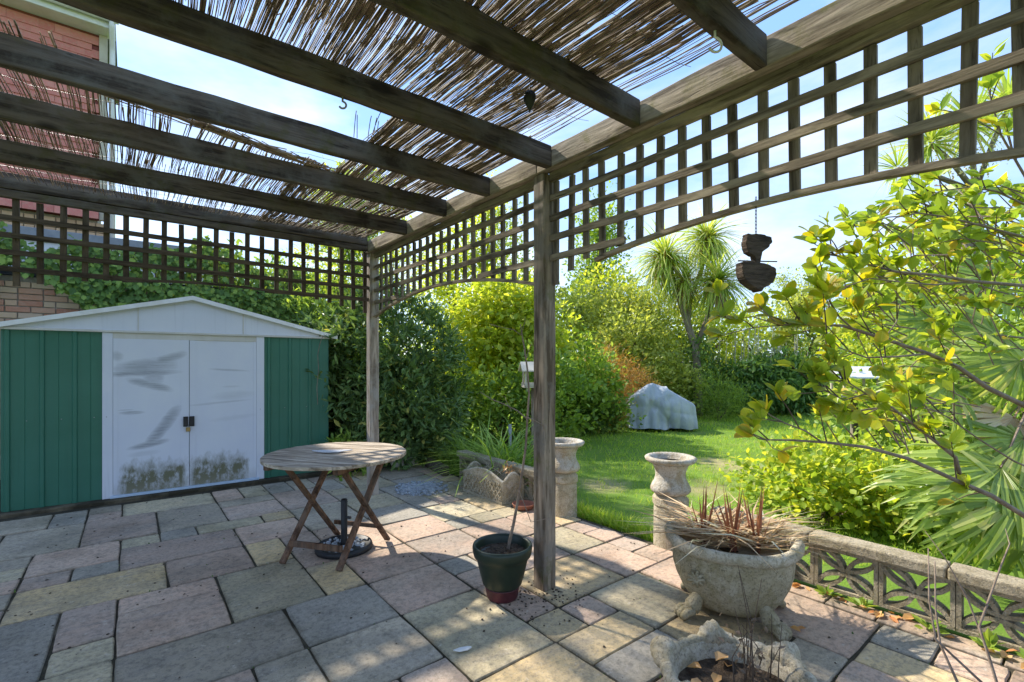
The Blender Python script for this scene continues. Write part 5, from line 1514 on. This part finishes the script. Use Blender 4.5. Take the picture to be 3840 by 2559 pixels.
# sedge clump behind the pierced wall
def sedge(base, label, nb, L, spread, seed, mat='l_sedge'):
    root = empty('grass_clump', base, 0, label, 'grass clump', 'grass clumps behind the pierced wall')
    r_ = np.random.default_rng(seed)
    pos = np.stack([spread * r_.normal(size=nb), spread * r_.normal(size=nb), np.zeros(nb)], 1)
    d = unit(np.stack([.55 * r_.normal(size=nb), .45 * r_.normal(size=nb), np.ones(nb)], 1))
    nr = unit(d * [-1, -1, 0] + [0, 0, .6])
    t = np.linspace(0, 1, 6); wd = np.array([.8, 1, .95, .8, .5, .05]) * .012; V = []
    for ti, wi in zip(t, wd): V += [(-wi, ti, -.75 * ti ** 2.6), (wi, ti, -.75 * ti ** 2.6)]
    nr = unit(np.stack([d[:, 0] * -.2, d[:, 1] * -.2, np.ones(nb)], 1))
    link('blades', leaf_mesh('blades', pos, d, nr, L * (.6 + .6 * r_.random(nb)), (np.array(V), [(2*i, 2*i+1, 2*i+3, 2*i+2) for i in range(5)]), r_.random(nb)), M[mat], root)
sx_, sy_, _ = W(1.50, 2.35); sedge((sx_, sy_, -.03), 'arching bright green sedge clump behind the trough wall', 460, .78, .14, 3)
sx_, sy_, _ = W(1.62, 3.25); sedge((sx_, sy_, -.03), 'finer upright green grass clump beside the laurel', 260, .66, .12, 4, 'l_mid')

# fan palm at the right
fan_lib = {}
def fan_mesh(seed, L=.5, nseg=38, arc=250, mat='l_cord'):
    r_ = np.random.default_rng(seed); V = []; Fc = []; rv = []
    for i in range(nseg):
        a = R(90 - arc / 2 + arc * (i + .5) / nseg); jit = .035 * r_.normal(); l = L * (.82 + .2 * math.cos((a - 1.57) * .7)) * (1 + .05 * r_.normal()); b = len(V)
        dr = np.array([math.cos(a), math.sin(a), 0]); sd = np.array([-math.sin(a), math.cos(a), 0]); droop = .15 + .55 * r_.random()
        for t, w in ((.02, .004), (.30, .016), (.58, .019), (.82, .012), (1.0, .001)):
            c = dr * l * t * (1 - droop * t * t * .30) + np.array([0, 0, -l * droop * t ** 2.6 + .03 * t]) + sd * (jit * t * t); fold = .005 * (1 - t)
            V += [tuple(c - sd * w), tuple(c + np.array([0, 0, -fold - .002])), tuple(c + sd * w)]
        for k in range(4):
            q0 = b + 3 * k
            Fc += [(q0, q0 + 1, q0 + 4, q0 + 3), (q0 + 1, q0 + 2, q0 + 5, q0 + 4)]; v_ = r_.random(); rv += [v_, v_]
    me = bpy.data.meshes.new('frond'); me.from_pydata(V, [], Fc)
    at_ = me.attributes.new('rnd', 'FLOAT', 'FACE'); at_.data.foreach_set('value', np.array(rv, np.float32)); me.materials.append(M[mat]); return me
M['l_fan'] = m_leaf('fan_palm_leaf', G((0,(.11,.17,.03)),(.5,(.20,.28,.05)),(.85,(.30,.36,.09)),(1,(.40,.36,.16))), .5, .35, .5)
M['l_fan_dead'] = m_leaf('fan_palm_dead', G((0,(.30,.19,.10)),(1,(.46,.33,.20))), .2)
pb_ = (4.05, 3.55, -.03)
fpal = empty('fan_palm', pb_, 0, 'fan palm with split pleated fronds beyond the pierced wall', 'palm tree')
MB().tube([(0,0,0),(.02,0,.5),(0,.02,1.0),(-.02,0,1.35)], [.13,.12,.11,.09], 12).build('trunk', M['bark_dark'], fpal, smooth=True)
fm = [fan_mesh(i, .52, 38, 240, 'l_fan') for i in range(3)]; fmd = fan_mesh(9, .45, 30, 180, 'l_fan_dead')
#        hub (view dir), depth, pointing angle in the view plane (deg, 90 = up), tilt towards the camera, size
for i, (ud, vd, D, rotv, tilt, s, dead) in enumerate(((2290,770,3.5,205,25,1.05,0),(2150,735,3.7,215,20,.9,0),(2180,880,3.45,225,35,.85,0),(2345,830,3.3,250,15,.9,0),
        (2300,1075,3.1,200,50,1.15,0),(2210,1120,3.2,210,55,1.05,0),(2340,1150,2.95,225,40,1.1,0),(2260,1190,3.05,235,40,.9,0),(2353,1010,3.2,190,45,1.0,0),(2330,960,3.3,235,20,.85,1),(2290,640,3.8,170,30,.9,0))):
    hub = Vector(at(ud, vd, D)) - Vector(pb_)
    Mx = Matrix.Rotation(R(90 - tilt), 4, 'X') @ Matrix.Rotation(R(rotv - 90), 4, 'Z')
    o = link('frond', fmd if dead else fm[i % 3], None, fpal, hub, Mx.to_euler()); o.scale = (s, s, s)
    MB().tube([(0, 0, 1.30), tuple(Vector((0, 0, 1.35)).lerp(hub, .5) + Vector((0, 0, .12))), tuple(hub)], [.012, .009, .006], 6).build('leaf_stalk', M['l_fan_dead'] if dead else M['twig'], fpal)

# near shrub with large oval leaves, every leaf its own piece
cs_b = (3.05, 2.75, -.03)
cs = empty('large_leaved_shrub', cs_b, 0, 'near shrub with large oval green and yellowing leaves reaching over the wall', 'shrub')
CB = Vector(cs_b)
lm = []
for k in range(5):
    w = .27 + .03 * (k % 3); bend = .05 + .06 * k; cup = .03 + .03 * (k % 3)
    ts = [0, .12, .3, .5, .7, .87, 1.0]; ws = [.04, .62, .95, 1.06, 1.0, .70, .06]; V = []; Fc = []
    for t, ww in zip(ts, ws): V += [(-w * ww, t, cup * ww - bend * t * t), (0, t, -bend * t * t), (w * ww, t, cup * ww - bend * t * t)]
    for i in range(6): Fc += [(3*i, 3*i+1, 3*i+4, 3*i+3), (3*i+1, 3*i+2, 3*i+5, 3*i+4)]
    for mt in CAM_L:
        me = bpy.data.meshes.new('leaf'); me.from_pydata(V, [], Fc); me.materials.append(mt)
        me.polygons.foreach_set('use_smooth', [True] * len(me.polygons)); lm.append(me)
rr = random.Random(77)
extra = []
nleaf = 0
def put_leaf(pos, d, s, turn=.2):
    global nleaf
    if nleaf >= 296:
        extra.append((tuple(pos), tuple(d), s)); return
    nleaf += 1
    r1 = rr.random(); mi = 2 if r1 < turn else (1 if r1 < .55 else 0)
    z_ = Vector((rr.uniform(-.6,.6), rr.uniform(-.9,.1), rr.uniform(.3,1)))
    y_ = Vector(d).normalized(); x_ = y_.cross(z_).normalized(); z2 = x_.cross(y_)
    Mx = Matrix((x_, y_, z2)).transposed()
    o = link('leaf', lm[3 * rr.randrange(5) + mi], None, cs, pos, Mx.to_euler()); o.scale = (s, s, s)
def branch(path, D0, D1, r0, r1, leafy=1.0, tipn=4, twigs=4, extend=None):
    n = len(path); pts = [Vector(at(x, y, D0 + (D1 - D0) * i / (n - 1))) - CB for i, (x, y) in enumerate(path)]
    full = ([extend] if extend is not None else []) + pts
    m = len(full)
    MB().tube(full, [r0 + (r1 - r0) * i / (m - 1) for i in range(m)], 7).build('branch', M['twig'], cs, smooth=True)
    for k in range(twigs):
        f = rr.uniform(.25, 1.0) * (n - 1); i = min(int(f), n - 2); p = pts[i].lerp(pts[i+1], f - i)
        dr = (pts[i+1] - pts[i]).normalized()
        td = (dr * .5 + Vector((rr.uniform(-.7,.3), rr.uniform(-.5,.3), rr.uniform(-.35,.9)))).normalized(); L = rr.uniform(.08, .20)
        tp_ = [p, p + td * L * .5 + Vector((0, 0, rr.uniform(-.01,.01))), p + td * L]
        MB().tube(tp_, [.0032, .0026, .0016], 5).build('twig', M['bark_dark'], cs)
        for j in range(int(rr.randint(3, 5) * leafy)):
            ld = (td + Vector((rr.uniform(-1,1), rr.uniform(-.8,.8), rr.uniform(-.5,.6)))).normalized()
            put_leaf(tp_[2] - td * L * .25 * rr.random(), ld, rr.uniform(.058, .088))
    dr = (pts[-1] - pts[-2]).normalized()
    for j in range(tipn):
        put_leaf(pts[-1] - dr * rr.uniform(0, .03), (dr * .6 + Vector((rr.uniform(-1,1), rr.uniform(-.7,.7), rr.uniform(-.7,.8)))).normalized(), rr.uniform(.055, .085), .45)
root1 = Vector((-.15, -.1, .62)); root2 = Vector((-.1, -.1, 1.15)); root3 = Vector((0, 0, .25))
branch([(2420,975),(2353,932),(2270,892),(2202,844),(2134,813),(2032,779),(1937,749),(1860,745),(1790,747)], 2.25, 2.05, .014, .004, 1, 3, 10, root1)
branch([(1790,747),(1765,725),(1742,700)], 2.05, 2.03, .003, .002, 1, 6, 0)
branch([(1790,747),(1730,728),(1680,735),(1648,725)], 2.05, 2.02, .003, .0015, 1, 6, 1)
branch([(1800,748),(1740,752),(1680,765),(1650,775)], 2.05, 2.02, .0025, .0015, 1, 5, 1)
branch([(2032,779),(2060,740),(2068,700)], 2.1, 2.15, .003, .002, .8, 2, 1)
branch([(1960,757),(1920,720),(1905,690),(1900,650)], 2.07, 2.05, .004, .002, 1, 5, 4)
branch([(2134,813),(2060,820),(1990,822),(1930,800),(1900,770)], 2.15, 2.05, .005, .002, 1, 4, 6)
branch([(2420,665),(2353,657),(2236,647),(2151,633),(2060,625),(1998,609),(1947,592),(1900,585)], 2.35, 2.1, .010, .003, 1.1, 5, 13, root2)
branch([(2236,647),(2150,655),(2080,650),(2000,640),(1940,660)], 2.3, 2.1, .005, .002, 1, 4, 6)
branch([(2420,1230),(2353,1185),(2280,1140),(2210,1110),(2086,1054),(1991,1028),(1896,1017),(1820,1012),(1760,1011),(1702,985)], 2.15, 1.95, .014, .002, .8, 0, 6, root3)
branch([(2210,1110),(2195,1051),(2150,1015),(2100,977),(2049,936),(2000,940),(1964,946)], 2.12, 2.0, .009, .003, 1, 4, 9)
branch([(1889,1017),(1850,990),(1804,973),(1770,955),(1753,939)], 1.98, 1.93, .004, .002, .8, 4, 2)
branch([(1760,1011),(1775,1030),(1800,1040)], 1.96, 1.95, .002, .0015, 1, 3, 0)
branch([(2049,936),(1990,905),(1950,880),(1930,870)], 2.03, 1.98, .004, .002, 1, 5, 6)
branch([(1990,905),(1940,920),(1900,900),(1880,880)], 2.0, 1.96, .003, .002, 1, 5, 5)
branch([(2420,520),(2353,545),(2260,520),(2180,500),(2110,490),(2060,500),(2000,545)], 2.4, 2.15, .008, .002, 1.1, 5, 13, root2)
branch([(2420,450),(2353,470),(2290,440),(2230,430),(2160,440),(2100,470)], 2.4, 2.2, .007, .002, 1.1, 4, 9, root2)
branch([(2400,480),(2340,380),(2300,310),(2280,240),(2270,200)], 2.4, 2.3, .007, .002, .9, 4, 6)
branch([(2300,310),(2250,280),(2220,260)], 2.35, 2.3, .003, .002, 1, 3, 1)
branch([(2420,1100),(2330,1060),(2250,1010),(2180,960),(2120,930)], 2.3, 2.15, .006, .002, .8, 3, 3, root3)
for (x0, y0, x1, y1, D0, D1, k) in ((1930, 470, 2353, 700, 2.5, 3.1, 85), (2050, 420, 2353, 560, 2.5, 3.2, 60), (1880, 850, 2150, 960, 2.2, 2.7, 34), (2120, 560, 2353, 820, 2.7, 3.3, 30), (1870, 600, 2060, 780, 2.3, 2.8, 26)):
    for i in range(k):
        c = Vector(at(rr.uniform(x0, x1), rr.uniform(y0, y1), rr.uniform(D0, D1))) - CB
        td = Vector((rr.uniform(-1, .2), rr.uniform(-.5, .5), rr.uniform(-.2, .8))).normalized()
        MB().tube([c - td * .22 + Vector((.05, .02, -.05)), c - td * .1, c], [.004, .003, .002], 5).build('twig', M['twig'], cs)
        for j in range(rr.randint(5, 8)):
            put_leaf(c - td * rr.uniform(0, .12), (td + Vector((rr.uniform(-1,1), rr.uniform(-.8,.8), rr.uniform(-.6,.6)))).normalized(), rr.uniform(.06, .09))
EP = np.array([e[0] for e in extra]); ED = np.array([e[1] for e in extra]); ES = np.array([e[2] for e in extra])
o = link('leaf_mass', leaf_mesh('leaf_mass', EP, ED, unit(rng.normal(size=(len(EP), 3)) * .5 + [-.1, -.4, .7]), ES, tmpl_oval(.29, .06, .12), rng.random(len(EP))),
         m_leaf('camellia_mass', G((0,(.10,.17,.015)),(.45,(.20,.27,.025)),(.8,(.30,.34,.03)),(.9,(.42,.38,.03)),(1,(.46,.24,.03))), .55, .38, .45), cs)
o['kind'] = 'stuff'
stems(cs, M['bark'], (0, 0, 0), [tuple(root1), tuple(root2), tuple(root3)], .03, 5, 'trunk', 6)

# bare thorny stems in the foreground corner
st_b = W(.82, -1.78, 0); bs = empty('bare_stems', st_b, 0, 'leafless brown shrub stems rising beside the pierced wall', 'plant')
SB = Vector(st_b)
for path in ([(2255,1568),(2150,1470),(2135,1380),(2133,1260)], [(2290,1568),(2270,1500),(2225,1380),(2170,1280),(2125,1220)], [(2290,1568),(2250,1440),(2300,1300),(2320,1250),(2310,1215)], [(2200,1568),(2160,1480),(2150,1400),(2148,1290)]):
    pts = [Vector(at(x, y, 1.95 + .05 * i)) - SB for i, (x, y) in enumerate(path)]
    a = pts[0].copy(); a.z = .0; a.y -= .02
    MB().tube([a] + pts, [.007] + [.006 - .0012 * i for i in range(len(pts))], 6).build('stem', M['twig'], bs, smooth=True)
# small weeds along the wall
for i, (p_, q_) in enumerate(((1.245,-1.15),(1.25,-1.32),(1.235,-1.62),(1.26,-1.84),(1.24,-2.0),(1.25,-.85))):
    x, y, _ = W(p_, q_); root = empty('weed', (x, y, -.004), 0, 'small green weed rooted at the foot of the pierced wall', 'weed', 'weeds along the pierced wall')
    n = 16; d = unit(np.stack([rng.normal(size=n), rng.normal(size=n), .5 + .3 * rng.random(n)], 1))
    pos = d * .035 * rng.random((n, 1)) + [0, 0, .012]
    link('leaves', leaf_mesh('leaves', pos, d, unit(rng.normal(size=(n, 3)) * .3 + [0, 0, 1]), .04 + .03 * rng.random(n), OVAL, rng.random(n)), M['l_mid'], root)
# dead runner hanging on the shed
rp = [(1630 - 0, 0)]
pts = [at(x, y, 5.95) for x, y in ((742,772),(735,790),(730,815),(732,850),(728,890),(730,930))]
o = MB().tube([(p[0], p[1], p[2]) for p in pts], .004, 5).build('dead_runner', M['twig'], None); tag(o, 'dry brown runner hanging down the shed corner', 'vine')
# young fern-like shoots beside the shed
bush('low_shrub', 'small leafy shoots growing at the shed corner behind the table', 'plant', (-2.05, 6.0, -.03), [(0,0,.25,.3,.2,.28)], 300, .10, 'l_mid', LANCE, clump=.1, shell=.3, r0=.006)
